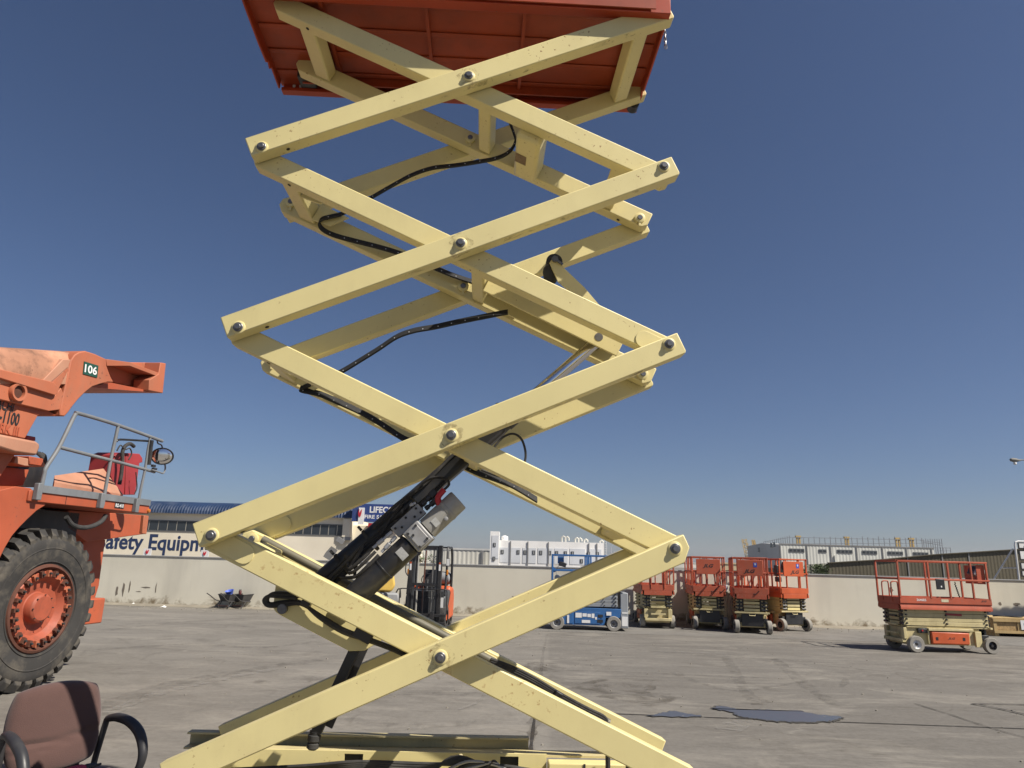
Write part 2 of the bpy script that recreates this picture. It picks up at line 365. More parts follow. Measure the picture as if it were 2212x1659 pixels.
mark('slab_joint', [g4(1740, 295), g4(1900, 345), g4(2060, 398), g4(2240, 450)], .02, MK_JOINT_SHADOW)
mark('tyre_and_shadow_mark', [(215, 1535), (330, 1490), (480, 1458), (700, 1425)], .35, MK_DARK)
mark('tyre_and_shadow_mark', [(210, 1405), (300, 1398), (420, 1392), (560, 1400), (690, 1385)], .2, MK_DARK)
mark('tyre_and_shadow_mark', [(220, 1365), (320, 1352), (430, 1348), (560, 1356)], .18, MK_DARK)
mark('tyre_and_shadow_mark', [(215, 1350), (320, 1348), (420, 1343), (560, 1336), (680, 1340)], .2, MK_DARK)
mark('pale_scuff', [(230, 1545), (340, 1500), (480, 1468), (600, 1445)], .2, MK_LIGHT)
mark('oil_stain', [(560, 1478), (600, 1470), (640, 1466), (690, 1470)], .35, MK_STAIN)
mark('tyre_and_shadow_mark', [(690, 1545), (760, 1558), (900, 1570), (1060, 1560)], .30, MK_DARK)
mark('tyre_and_shadow_mark', [(720, 1520), (860, 1500), (1000, 1500), (1130, 1500)], .25, MK_DARK)
mark('pale_scuff', [(1055, 1480), (1048, 1500), (1030, 1520), (990, 1535)], .05, MK_LIGHT)
# barrier shadow lines at right, painted on the ground as dark strips
mark('tyre_and_shadow_mark', [g4(1985, 298), g4(2100, 300), g4(2240, 302)], .04, MK_JOINT_SHADOW)
mark('tyre_and_shadow_mark', [g4(1985, 298), g4(2100, 318), g4(2240, 350)], .05, MK_JOINT_SHADOW)
# puddles
WATER, nt, b = new_mat('puddle_water'); b.inputs['Base Color'].default_value = (.075, .083, .098, 1); b.inputs['Roughness'].default_value = .34; b.inputs['Specular IOR Level'].default_value = .9
WET = mark_material('wet_concrete', (.07, .066, .06), .25, .55, .85, 5)
def puddle(pts, z=.0125):
    P = [ground(*p) for p in pts]; c = sum(P, V((0, 0, 0)))/len(P); P2 = spline(P+[P[0]], 9)[:-1]; J = [(p.x+.05*(random.random()-.5), p.y+.07*(random.random()-.5)) for p in P2]
    mb = MB(); mb.prism([(x, y, z-.0006) for x, y in J], (0, 0, .0006)); o = struct(mb.build('puddle', WATER, smooth=0))
    mb = MB(); mb.prism([(c.x+(x-c.x)*1.03, c.y+(y-c.y)*1.12, z-.0022) for x, y in J], (0, 0, .0006)); mb.build('wet_margin', WET, o, smooth=0); return o
puddle([g4(*p) for p in ((880,317),(915,310),(1000,324),(1085,324),(1195,330),(1250,329),(1330,345),(1425,355),(1385,371),(1250,377),(1120,371),(1050,360),(980,349),(972,336),(895,323))])
puddle([g4(*p) for p in ((590,349),(650,342),(705,330),(762,340),(825,352),(700,355))])
# small stones and litter near the wall
ST = paint('stone', (.26, .24, .2), .9, .3)
GRV = MB()
for i in range(260):
    x = random.uniform(-14, 14); y = wall_y(x)-random.uniform(.25, 1.6)**1.2; s = random.uniform(.008, .028)
    GRV.box((x, y, s*.5), (s*1.6, s*1.2, s), Matrix.Rotation(random.random()*3, 3, 'Z'))
for i in range(200):
    x = random.uniform(-6, 9); y = random.uniform(5.5, 20); s = random.uniform(.006, .016)
    GRV.box((x, y, s*.5), (s*1.6, s*1.2, s), Matrix.Rotation(random.random()*3, 3, 'Z'))
o = GRV.build('gravel', ST, smooth=0); o['kind'] = 'stuff'; o['label'] = 'scattered grit and small stones on the concrete'

# ================================================================== perimeter wall
def wall_material():
    M, nt, b = new_mat('rendered_wall'); L = nt.links; co = coords(nt)
    n1 = noise(nt, co, .35, 5, .6, .3); base = mixc(nt, ramp(nt, n1, .35, .68), (.60, .565, .465), (.70, .665, .555))
    n2 = noise(nt, co, .8, 6, .65, .2, (1, 1, .12)); f = ramp(nt, n2, .52, .74); k = nd(nt, 'ShaderNodeMath', operation='MULTIPLY'); L.new(f, k.inputs[0]); k.inputs[1].default_value = .35
    base = mixc(nt, k.outputs[0], base, (.36, .34, .30))
    n3 = noise(nt, co, 2.2, 7, .7, .5); z = nd(nt, 'ShaderNodeSeparateXYZ'); L.new(co, z.inputs[0])
    mr = nd(nt, 'ShaderNodeMapRange'); L.new(z.outputs[2], mr.inputs[0]); mr.inputs[1].default_value = .0; mr.inputs[2].default_value = .55; mr.inputs[3].default_value = .24; mr.inputs[4].default_value = -.12
    ad = nd(nt, 'ShaderNodeMath', operation='ADD'); L.new(n3, ad.inputs[0]); L.new(mr.outputs[0], ad.inputs[1])
    base = mixc(nt, ramp(nt, ad.outputs[0], .60, .78), base, (.21, .165, .105))
    n4 = noise(nt, co, 1.1, 5, .7, .8); base = mixc(nt, ramp(nt, n4, .70, .76), base, (.24, .215, .175))
    L.new(base, b.inputs['Base Color']); b.inputs['Roughness'].default_value = .9; bumpn(nt, b, noise(nt, co, 26, 5, .7), .25, .01); return M
WALL = thing('boundary_wall', 'long cream rendered yard wall stained along its foot', 'wall', (0, wall_y(0), 0), math.atan(-.055))
mb = MB(); mb.bx(-45, 60, 0, .22, -.05, 1.655); mb.build('wall_panel', wall_material(), WALL, smooth=0)
mb = MB(); mb.bx(-45, 60, -.025, .245, 1.658, 1.70); mb.build('coping', paint('coping_concrete', (.28, .28, .28), .85, .4, (.18, .17, .16), 3), WALL, bevel=.008)
CHIP = paint('bare_render', (.17, .145, .115), .95, .3); PALE = paint('pale_render', (.66, .63, .57), .9, .2)
def wall_patch(u, v, w, h, mat, name='render_damage'):
    P = on_plane(u, v, V((0, wall_y(0), 0)), V((.055, 1, 0)).normalized()); Q = WALL.matrix_basis.inverted() @ P if False else None
    a = math.atan(-.055); R = Matrix.Rotation(-a, 3, 'Z') @ (P-V((0, wall_y(0), 0)))
    n = 11; mb = MB(); mb.prism([(R.x+w/2*math.cos(i*2*math.pi/n)*random.uniform(.5, 1.15), -.004, R.z+h/2*math.sin(i*2*math.pi/n)*random.uniform(.5, 1.15)) for i in range(n)], (0, .003, 0)); mb.build(name, mat, WALL, smooth=0)
for u, v, w, h, m_ in ((267, 1272, .10, .55, CHIP), (252, 1277, .12, .4, CHIP), (280, 1268, .07, .5, CHIP), (316, 1269, .35, .05, CHIP), (300, 1278, .2, .04, CHIP), (337, 1270, .05, .5, CHIP),
                       (2160, 1304, .12, .16, CHIP), (2195, 1305, .26, .14, CHIP), (1925, 1275, .18, .2, CHIP), (1192, 1221, .3, .12, PALE), (1205, 1222, .25, .1, PALE), (1268, 1224, .5, .1, PALE), (1108, 1289, .08, .06, CHIP), (497, 1296, .12, .4, CHIP)):
    wall_patch(u, v, w, h, m_)
# ================================================================== BUILDINGS AND OTHER THINGS BEHIND THE WALL
def corrugated(x0, x1, z0f, z1f, y, pitch, amp, mb, flip=1):
    n = max(2, int((x1-x0)/pitch)*4); vs = []; prof = (0, 1, 1, 0)
    for i in range(n+1):
        x = x0+(x1-x0)*i/n; yy = y-amp*prof[i % 4]*flip
        vs += [(x, yy, z0f(x)), (x, yy, z1f(x))]
    mb.add(vs, [(2*i, 2*i+2, 2*i+3, 2*i+1) for i in range(n)]); return mb
CREAMW = paint('cream_render', (.74, .67, .53), .85, .25, (.50, .44, .34), .35, bump=0)
NAVY = paint('navy_sheet', (.012, .032, .085), .45, .5, (.16, .18, .22), .8, bump=0)
TRIM = paint('grey_trim', (.20, .20, .20), .6, .2, scale=1, bump=0)
FRAME = plain('window_frame', (.10, .105, .11), .5)
# --- cream works building with lettering
Y = 70.0
S = thing('works_building', 'long cream building with navy bullnose roof and dark blue lettering', 'building', (0, Y, 0))
X = lambda u, v=1150: at_depth(u, v, Y).x
Z = lambda u, v: at_depth(u, v, Y).z
xl, xr = X(20), X(858)
ztop = Z(400, 1110)
mb = MB(); mb.bx(xl, X(757), 0, 22, 0, ztop); mb.build('wall', CREAMW, S, smooth=0)
mb = MB(); mb.bx(X(757)+.02, xr, 1.2, 22, 0, ztop-.6); mb.build('wall', CREAMW, S, smooth=0)
mb = MB(); mb.bx(X(741), X(757)-.02, -.35, -.003, Z(750, 1160), Z(750, 1121)); mb.build('pilaster', CREAMW, S, smooth=0)
mb = MB(); n = int((X(775)-xl)/.07); r0 = Z(400, 1082)-ztop; vs = []; segs = 7
for i in range(n+1):
    rib = .03 if i % 4 in (1, 2) else 0
    x = xl+(X(775)-xl)*i/n
    for k in range(segs):
        a = math.pi/2*k/(segs-1); vs.append((x, 1.5-(1.9+rib)*math.cos(a), ztop+.02+(r0-.05+rib)*math.sin(a)))
    vs.append((x, 22, ztop+r0+.6))
q = segs+1; mb.add(vs, [(i*q+k, (i+1)*q+k, (i+1)*q+k+1, i*q+k+1) for i in range(n) for k in range(q-1)]); mb.build('roof', NAVY, S, smooth=20)
mb = MB(); mb.bx(xl, X(757), -.18, -.002, ztop-.12, ztop+.04); mb.build('eaves_trim', CREAMW, S, smooth=0)
def window_band(u0, u1, v0, v1, uref, n):
    w0, w1 = X(u0), X(u1); zb, zt = Z(uref, v1), Z(uref, v0)
    f = MB()
    f.bx(w0-.08, w1+.08, -.06, -.002, zb-.08, zb); f.bx(w0-.08, w1+.08, -.06, -.002, zt, zt+.08); f.bx(w0-.08, w0, -.06, -.002, zb, zt); f.bx(w1, w1+.08, -.06, -.002, zb, zt)
    wnd = f.build('window', FRAME, S, smooth=0); st = (w1-w0)/n
    for i in range(n):
        p = MB(); p.bx(w0+i*st+.03, w0+(i+1)*st-.03, -.02, -.003, zb+.01, zt-.01); p.build('pane', MT['glass'], wnd, smooth=0)
window_band(200, 560, 1126, 1146, 370, 18)
window_band(600, 746, 1134, 1155, 700, 8)
w_tot = X(440, 1180)-X(228, 1180); wa = text_mesh('afety Equipm', 0, .025); kx = w_tot/(wa[3]-wa[2]); sa, aa = text_mesh('Sa', 0, .025), text_mesh('a', 0, .025)
adv = ((sa[3]-sa[2])-(aa[3]-aa[2]))*kx; full = text_mesh('Safety Equipment', 0, .025)
text('Safety Equipment', 'lettering', plain('navy_letters', (.018, .035, .095), .5), S, (X(228, 1180)-adv, -.012, Z(330, 1187)), (1, 0, 0), (0, 0, 1), w=(full[3]-full[2])*kx, h=(full[5]-full[4])*kx*1.12, offset=.025, anchor='l')
# floodlight on the wall
mb = MB(); p = at_depth(738, 1168, Y); mb.box((p.x, -.5, p.z), (.75, .25, .45), Matrix.Rotation(.5, 3, 'Y')); mb.bx(p.x+.2, p.x+.9, -.35, -.003, p.z+.05, p.z+.35); mb.build('floodlight', TRIM, S, smooth=0)
# blue sign board at the corner
mb = MB(); mb.bx(X(762), X(862), -.9, -.25, Z(800, 1128), Z(800, 1090)); SG = mb.build('sign_board', paint('sign_blue', (.02, .05, .20), .45, .15, scale=.6, bump=0), S, smooth=0)
mb = MB(); mb.bx(X(776), X(788), -1.0, -.903, Z(782, 1134), Z(782, 1098)); mb.build('logo_panel', MT['white'], SG, smooth=0)
def flame(org, w, h, parent, mat, y):
    pts = [(-.05, -.5), (-.38, -.2), (-.42, .1), (-.2, .5), (-.16, .15), (.0, .0), (.12, .3), (.42, .5), (.36, .0), (.22, -.3)]
    mb = MB(); mb.prism([(org.x+a*w, y, org.z+c*h) for a, c in pts], (0, -.02, 0)); return mb.build('flame_emblem', mat, parent, smooth=0)
REDP = plain('red_print', (.45, .015, .03), .5)
p = at_depth(782, 1110, Y); flame(V((p.x, 0, p.z)), .42, .85, SG, REDP, -1.003)
text('LIFECO', 'lettering', MT['white_plain'], SG, (X(799), -.91, Z(800, 1108)), (1, 0, 0), (0, 0, 1), w=X(852)-X(799), h=.62, offset=.03, anchor='l')
text('FIRE SAFETY', 'lettering', MT['white_plain'], SG, (X(789), -.91, Z(800, 1121)), (1, 0, 0), (0, 0, 1), w=X(856)-X(789), h=.36, offset=.02, anchor='l')
mb = MB(); mb.bx(X(790), X(858), .9, 1.19, Z(800, 1144), Z(800, 1128)-.05); mb.build('fascia', REDP, S, smooth=0)
mb = MB(); mb.bx(X(843), X(858), .95, 1.19, .0, Z(850, 1178)); mb.build('door', FRAME, S, smooth=0)
# --- small flame placards standing on the wall top
for i, (u, v) in enumerate(((318, 1185), (445, 1189))):
    a = at_depth(u, v, wall_y(-12)+.12); T = thing('placard', ('white placard with red flame under the letter E', 'white placard with red flame at the end of the lettering')[i], 'placard', (a.x, wall_y(a.x)+.12, 1.70), 0, 'flame placards on the wall')
    mb = MB(); mb.box((0, 0, .11), (.28, .02, .24)); mb.build('panel', MT['white'], T, smooth=0)
    mb = MB(); mb.bx(-.01, .01, .012, .03, 0, .2); mb.build('stake', TRIM, T, smooth=0)
    flame(V((0, 0, .115)), .12, .16, T, REDP, -.012)
# --- pale corrugated warehouse
Y = 150.0
S = thing('warehouse', 'low pale corrugated warehouse behind the forklift', 'building', (0, Y, 0))
zt = at_depth(1000, 1184, Y).z; xa, xb = at_depth(872, 1190, Y).x, at_depth(1075, 1190, Y).x
PALEC = paint('pale_sheet', (.60, .585, .52), .55, .25, (.42, .40, .34), .4, bump=0)
mb = MB(); corrugated(xa, xb, lambda x: 0, lambda x: zt-.4, 0, .9, .05, mb); mb.build('cladding', PALEC, S, smooth=0)
mb = MB(); mb.bx(xa, xb, .2, 30, 0, zt-.3); mb.build('core', PALEC, S, smooth=0)
mb = MB(); mb.bx(xa-.3, xb, -.15, 30.2, zt-.38, zt); mb.build('roof', paint('pale_roof', (.55, .55, .53), .5, .2, scale=.5, bump=0), S, smooth=0)
mb = MB(); x_ = at_depth(1043, 1190, Y).x; mb.bx(x_-.18, x_+.18, -.35, -.17, 0, zt-.4); mb.build('downpipe', TRIM, S, smooth=0)
# --- white two storey building
Y = 130.0
S = thing('white_building', 'white two storey block with stair tower and rooftop pipes', 'building', (0, Y, 0))
W7 = lambda x, y: (1014.9+x/6.049, 1124.6+y/6.049)
def P7(x, y): return at_depth(*W7(x, y), Y)
WHB = paint('white_render', (.80, .79, .77), .85, .2, (.62, .60, .56), .3, bump=0); GRB = paint('pale_grey_render', (.60, .62, .65), .85, .15, scale=.3, bump=0)
zt = (P7(400, 258).z+P7(1750, 290).z)/2
mb = MB(); mb.bx(P7(380, 400).x, P7(1760, 400).x, 0, 14, 0, zt); mb.build('wall', WHB, S, smooth=0)
mb = MB(); mb.bx(P7(262, 400).x, P7(382, 400).x, -.6, 5, 0, P7(330, 142).z); mb.build('stair_tower', WHB, S, smooth=0)
mb = MB(); mb.bx(P7(270, 400).x+.2, P7(372, 400).x, -.66, -.603, 2, P7(330, 195).z); mb.build('grey_panel', GRB, S, smooth=0)
edges = [395, 500, 537, 665, 690, 752, 765, 865, 890, 1020, 1035, 1085, 1105, 1280, 1305, 1505, 1560, 1720]
zp = [P7(900, 560).z, P7(900, 355).z]
for a, c in zip(edges[::2], edges[1::2]):
    mb = MB(); mb.bx(P7(a, 400).x, P7(c, 400).x, -.06, -.003, zp[0], P7((a+c)/2, 352+.018*(a-380)).z); mb.build('grey_panel', GRB, S, smooth=0)
wsrc = None
def small_window(x, y, w=38, h=52, yy=-.07):
    global wsrc
    c = P7(x, y); ww = w/6.049*Y/F_PX; hh = h/6.049*Y/F_PX
    if wsrc is None:
        mb = MB(); mb.bx(-ww/2, ww/2, -.05, 0, -hh/2, hh/2); wsrc = mb.build('window', FRAME, S, smooth=0); wsrc.location = (c.x, yy, c.z)
        mb = MB(); mb.bx(-ww/2+.12, -.06, -.08, -.052, -hh/2+.12, hh/2-.12); mb.build('pane', MT['glass'], wsrc, smooth=0)
        mb = MB(); mb.bx(.06, ww/2-.12, -.08, -.052, -hh/2+.12, hh/2-.12); mb.build('pane', MT['glass'], wsrc, smooth=0)
        mb = MB(); mb.bx(-.03, .03, -.1, -.052, -hh/2+.1, hh/2-.1); mb.build('mullion', MT['white'], wsrc, smooth=0)
    else:
        o = copy_piece(wsrc, S, (c.x, yy, c.z)); o.scale = (w/38, 1, h/52)
        for ch in list(wsrc.children): copy_piece(ch, o)
for x in (423, 630, 720, 835, 927, 1043, 1135, 1248, 1340, 1550, 1667): small_window(x, 408+.024*(x-430))
small_window(1458, 530); small_window(322, 318, 34, 50, -.67); small_window(316, 497, 34, 50, -.67)
for x in (530, 757, 1025, 1555, 1660):
    mb = MB(); c = P7(x, 400); mb.bx(c.x-.09, c.x+.09, -.16, -.065, .5, zt-.1); mb.build('downpipe', TRIM, S, smooth=0)
mb = MB(); c = P7(455, 258); mb.cyl((c.x, 3, zt), (c.x, 3, zt+.75), .62, n=16); mb.cyl((c.x, 3, zt+.75), (c.x, 3, zt+.95), .62, .2, n=16); mb.build('water_tank', MT['white'], S)
for x, h in ((1235, 60), (1283, 55), (1413, 45), (1455, 42), (1533, 30), (1740, 20)):
    c = P7(x, 270); hh = h/6.049*Y/F_PX; mb = MB(); mb.tube([(c.x-.3, 2, zt), (c.x-.3, 2, zt+hh), (c.x, 2, zt+hh+.25), (c.x+.3, 2, zt+hh), (c.x+.3, 2, zt+hh*.4)], .16, 8); mb.build('vent_pipe', PALEC, S)
mb = MB(); c = P7(1772, 400)
for s_ in (-.22, .22): mb.bx(c.x+s_-.03, c.x+s_+.03, 0, .06, 0, zt+.6)
for i in range(14): mb.bx(c.x-.22, c.x+.22, .01, .05, .5+i*.42, .55+i*.42)
mb.build('roof_ladder', MT['white'], S, smooth=0)
# --- grey industrial building at right
Y = 120.0
W2 = lambda x, y: (1536.1+x/3.2728, 1124.6+y/3.2728)
def P2(x, y, Yd=None): return at_depth(*W2(x, y), Yd or Y)
S = thing('industrial_building', 'grey clad industrial hall with strip windows below rooftop scaffolding', 'building', (0, Y, 0))
xa, xb = P2(487, 250).x, P2(1580, 250).x; zt = (P2(487, 170).z+P2(1580, 194).z)/2
CLAD = paint('light_cladding', (.60, .60, .55), .6, .2, (.42, .42, .38), .3, bump=0)
CLADG = paint('side_cladding_shaded', (.50, .50, .48), .6, .2, (.38, .38, .36), .3, bump=0)  # greyer copy of the front cladding, the side's shade put into its colour
mb = MB(); corrugated(xa, xb, lambda x: 0, lambda x: zt, 0, .55, .025, mb); mb.build('front_cladding', CLAD, S, smooth=0)
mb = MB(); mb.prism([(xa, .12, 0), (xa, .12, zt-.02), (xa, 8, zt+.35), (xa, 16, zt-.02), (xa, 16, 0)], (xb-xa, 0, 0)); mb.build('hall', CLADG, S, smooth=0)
mb = MB(); mb.bx(xa-.1, xb+.1, -.10, -.03, zt-.02, zt+.14); mb.build('gutter', TRIM, S, smooth=0)
for x in (492, 680, 848, 1032, 1215, 1385, 1562):
    mb = MB(); c = P2(x, 250); mb.bx(c.x-.08, c.x+.08, -.12, -.03, 0, zt-.06); mb.build('downpipe', TRIM, S, smooth=0)
for x0, x1, y0, y1 in ((550, 658, 197, 221), (760, 815, 203, 225), (890, 998, 205, 229), (1068, 1172, 211, 235), (1248, 1355, 217, 240), (1428, 1534, 223, 244)):
    a, c = P2(x0, (y0+y1)/2), P2(x1, (y0+y1)/2); hh = (y1-y0)/3.2728*Y/F_PX
    mb = MB(); mb.bx(a.x, c.x, -.10, -.03, a.z-hh/2, a.z+hh/2); w_ = mb.build('window', FRAME, S, smooth=0); k = 4 if x1-x0 > 70 else 2
    for i in range(k):
        st = (c.x-a.x)/k; mb = MB(); mb.bx(a.x+i*st+.12, a.x+(i+1)*st-.12, -.13, -.102, a.z-hh/2+.15, a.z+hh/2-.15); mb.build('pane', MT['glass'], w_, smooth=0)
for d_, z_ in ((1.8, 5.2), (3.2, 5.1), (9.5, 4.4)):
    mb = MB(); mb.bx(xa-.06, xa-.003, d_, d_+.8, z_, z_+.8); mb.build('window', MT['glass'], S, smooth=0)
mb = MB(); mb.bx(P2(868, 250).x, P2(884, 250).x, -.3, -.075, 2, P2(870, 246).z); mb.build('vent_duct', CLAD, S, smooth=0)
# --- scaffolding and yellow hoists over that roof
Ys = 150.0
S = thing('scaffold', 'thin grey scaffold poles standing above the grey industrial hall', 'scaffold', (0, Ys, 0))
SCF = plain('scaffold_tube', (.22, .23, .25), .6, .3)
mb = MB(); zb = 3.0
def PS(x, y): return at_depth(*W2(x, y), Ys)
for i, x in enumerate(list(range(372, 560, 15))+list(range(575, 1500, 38))+list(range(1500, 1635, 16))):
    yt = 150-(x-372)*.25 if x < 560 else 118+6*math.sin(i*2.1); 
    if x > 1490: yt = 130+5*math.sin(i*3)
    c = PS(x, yt); mb.bx(c.x-.05, c.x+.05, -.05, .05, zb, c.z)
mb.build('standard', SCF, S, smooth=0)['kind'] = 'stuff'
for k, (xa_, ya_, xb_, yb_) in enumerate(((372, 150, 560, 118), (560, 118, 1500, 138), (390, 165, 1570, 160), (1480, 140, 1632, 160), (1490, 150, 1632, 176), (1580, 192, 1692, 194), (1580, 215, 1692, 214))):
    a, c = PS(xa_, ya_), PS(xb_, yb_); mb = MB(); mb.bar((a.x, 0, a.z), (c.x, 0, c.z), .09, .09); mb.build('ledger', SCF, S, smooth=0)
for x in (1600, 1620, 1640, 1660, 1690):
    c = PS(x, 190); mb = MB(); mb.bx(c.x-.05, c.x+.05, -.05, .05, zb, c.z); mb.build('outer_standard', SCF, S, smooth=0)
YHO = plain('hoist_yellow', (.50, .35, .13), .6)
for i, x in enumerate((630, 975, 1337, 1435)):
    a = PS(x-14, 108+.02*(x-630)); c = PS(x+14, 108); T = thing('hoist_frame', ('leftmost', 'second from left', 'third from left', 'rightmost')[i]+' of the small yellow frames above the industrial hall', 'hoist', (0, Ys+1, 0), 0, 'yellow frames over the hall roof')
    mb = MB()
    for xx in (a.x, c.x-.3): mb.bx(xx, xx+.3, 0, .3, 3, a.z-.35)
    mb.build('frame_leg', YHO, T, smooth=0); mb = MB(); mb.bx(a.x-.1, c.x+.1, -.1, .5, a.z-.35, a.z+.1); mb.build('frame_head', YHO, T, smooth=0)
# --- olive corrugated shed
Y = 46.0
W8 = lambda x, y: (1755.5+x/4.32, 1097.2+y/4.32)
def P8(x, y, Yd=None): return at_depth(*W8(x, y), Yd or Y)
OLV = paint('olive_sheet', (.085, .072, .043), .6, .3, (.09, .075, .05), .8, bump=0); OLV2 = paint('grey_green_sheet', (.24, .24, .20), .6, .3, scale=.8, bump=0)
S = thing('corrugated_shed', 'dark olive corrugated shed with rising roofline beyond the wall', 'shed', (0, Y, 0))
tp = [(P8(x, y).x, P8(x, y).z) for x, y in ((140, 515), (620, 486), (1140, 437), (1870, 392), (2500, 350))]
def ztf(x):
    for (x0, z0), (x1, z1) in zip(tp, tp[1:]):
        if x <= x1: return z0+(z1-z0)*(x-x0)/(x1-x0)
    return tp[-1][1]
mb = MB(); corrugated(tp[0][0], tp[-1][0], lambda x: 0, ztf, 0, .22, .010, mb); mb.build('cladding', OLV, S, smooth=0)
mb = MB(); mb.prism([(tp[0][0], .06, 0)]+[(x, .06, z-.03) for x, z in tp]+[(tp[-1][0], .06, 0)], (0, .25, 0)); mb.build('gable_wall', OLV, S, smooth=0)
mb = MB(); mb.bx(tp[0][0], tp[-1][0], .32, 14, 0, 1.8); mb.build('shed_core', OLV, S, smooth=0)
for x in (585, 885, 1210, 1460):
    c = P8(x, 500); mb = MB(); mb.bx(c.x-.04, c.x+.04, -.05, -.02, 0, ztf(c.x)-.02); mb.build('joint_strip', TRIM, S, smooth=0)
for (x0, z0), (x1, z1) in zip(tp, tp[1:]):
    mb = MB(); mb.bar((x0, -.03, z0+.02), (x1, -.03, z1+.02), .2, .05); mb.build('roof_edge', OLV, S, smooth=0)
a, c = P8(-60, 530), P8(139, 516); mb = MB(); corrugated(a.x, c.x-.01, lambda x: 0, lambda x: a.z+(c.z-a.z)*(x-a.x)/(c.x-a.x), .3, .3, .04, mb); mb.build('end_cladding', OLV2, S, smooth=0)
# --- crane booms far away
for i, (x0, y0, x1, y1) in enumerate(((232, 130, 278, 312), (297, 136, 310, 190))):
    Yc = 300.0; a, c = at_depth(*W2(x0, y0), Yc), at_depth(*W2(x1, y1), Yc)
    T = thing('crane_boom', ('tall orange lattice boom left of the grey industrial hall', 'short orange lattice boom tip behind the grey industrial hall')[i], 'crane', (c.x, Yc, 0), 0, 'far lattice booms')
    mb = MB(); d = a-c; w_ = (1.0, .6)[i]; c0 = V((0, 0, c.z if i == 0 else c.z)); e0 = V((d.x, 0, d.z+c.z))
    for sx in (-1, 1):
        for sy in (-1, 1): mb.bar(c0+V((sx*w_, sy*w_, 0)), e0+V((sx*w_*.7, sy*w_*.7, 0)), .22, .22)
    mb.build('chord', YHO, T, smooth=0); k = 10
    for sy in (-1, 1):
        mb = MB()
        for q in range(k):
            pa = c0.lerp(e0, q/k); pb = c0.lerp(e0, (q+1)/k); sg = 1 if q % 2 else -1; mb.bar(pa+V((-sg*w_, sy*w_, 0)), pb+V((sg*w_, sy*w_, 0)), .15, .15)
        mb.build('lacing', YHO, T, smooth=0)['kind'] = 'stuff'
    mb = MB(); mb.bx(-2.0, 2.0, -2, 2, 0, max(.6, c.z)); mb.build('crane_house', YHO, T, smooth=0)
# --- dark silos, tan block, far towers
W6 = lambda x, y: ((2450+x/2.765)/1.8228, (2150+y/2.765)/1.8228)
for i, x in enumerate((850, 875, 900, 930)):
    a = at_depth(*W6(x, (160, 148, 140, 152)[i]), 150); mb = MB(); mb.cyl((0, 0, 0), (0, 0, a.z), .85, n=12); mb.cyl((0, 0, a.z), (0, 0, a.z+.25), .6, .3, n=12)
    o = mb.build('silo', plain('silo_grey', (.09, .095, .10), .6)); o.location = (a.x, 150, 0); tag(o, ('first', 'second', 'third', 'fourth')[i]+' from left of the dark silos beyond the wall', 'silo', 'dark silos beyond the wall')
TAN = paint('tan_render', (.50, .40, .25), .85, .2, scale=.2, bump=0)
def far_block(name, label, u0, u1, v, Yd, depth, mat, h=None):
    a, c = at_depth(u0, v, Yd), at_depth(u1, v, Yd); zt_ = (a.z+c.z)/2; T = thing(name, label, 'building', ((a.x+c.x)/2, Yd, 0)); hw = (c.x-a.x)/2
    mb = MB(); mb.bx(-hw, hw, 0, depth, 0, zt_); mb.build('wall', mat, T, smooth=0); mb = MB(); mb.bx(-hw-.2, hw+.2, -.2, depth+.2, zt_+.01, zt_+.4); mb.build('parapet', mat, T, smooth=0); return T
far_block('tan_building', 'low tan building seen between the two orange lifts', 1535, 1612, 1218.5, 200, 12, TAN)
far_block('pale_sheds', 'low pale sheds at the horizon left of the silos', 1380, 1530, 1216, 420, 20, PALEC)
FAR = paint('far_concrete', (.40, .40, .42), .9, .1, scale=.02, bump=0)
for i, (u0, u1, v) in enumerate(((1319, 1322, 1182), (1325, 1328, 1190), (1335, 1338, 1193), (1476, 1480, 1204), (1483, 1487, 1201), (1489, 1491, 1208))):
    Yd = 2600.0; a, c = at_depth(u0, v, Yd), at_depth(u1, v, Yd); T = thing('tower_block', ('faint tower just right of the white building', 'second faint tower right of the white building', 'third faint tower right of the white building', 'leftmost hazy tower left of the silos', 'tallest hazy tower left of the silos', 'thinnest hazy tower left of the silos')[i], 'tower', ((a.x+c.x)/2, Yd, 0), 0, 'hazy towers on the skyline'); hw = (c.x-a.x)/2
    mb = MB(); mb.bx(-hw, hw, 0, 2*hw, 0, a.z-3); mb.build('shaft', FAR, T, smooth=0); mb = MB(); mb.bx(-hw*.4, hw*.4, hw*.6, hw*1.4, a.z-3, a.z+2); mb.build('roof_core', FAR, T, smooth=0)
# --- billboard frame at the right edge
Y = 27.0
WB = lambda x, y: (2084.7+x/3.559, 932.6+y/3.559)
def PB(x, y): return at_depth(*WB(x, y), Y)
T = thing('poster_stand', 'white tubular stand of photo posters standing beyond the wall', 'poster stand', (0, Y, 0))
WHT = MT['white']; a = PB(380, 842); bse = PB(414, 1125); top = a.z; wd = 1.9; lean = bse.x-a.x
kz = lambda z: a.x+lean*(top-z)/(top-bse.z)
mb = MB(); mb.tube([(kz(0), 0, 0), (kz(top-.12), 0, top-.12), (kz(top)+.03, 0, top-.03), (kz(top)+.14, 0, top), (kz(top)+wd, 0, top), (kz(0)+wd, 0, 0)], .035, 8); mb.build('frame', WHT, T)
p0, p1 = PB(374, 900), PB(330, 1120); mb = MB(); mb.tube([(p0.x, .05, p0.z), (p1.x, .7, p1.z), (p1.x-(p0.x-p1.x)*1.4, 1.6, 0)], .03, 8); mb.build('prop_leg', WHT, T)
p0, p1 = PB(345, 1050), PB(402, 1048); mb = MB(); mb.tube([(p0.x, .45, p0.z), (p1.x, .02, p1.z)], .02, 8); mb.build('brace', WHT, T)
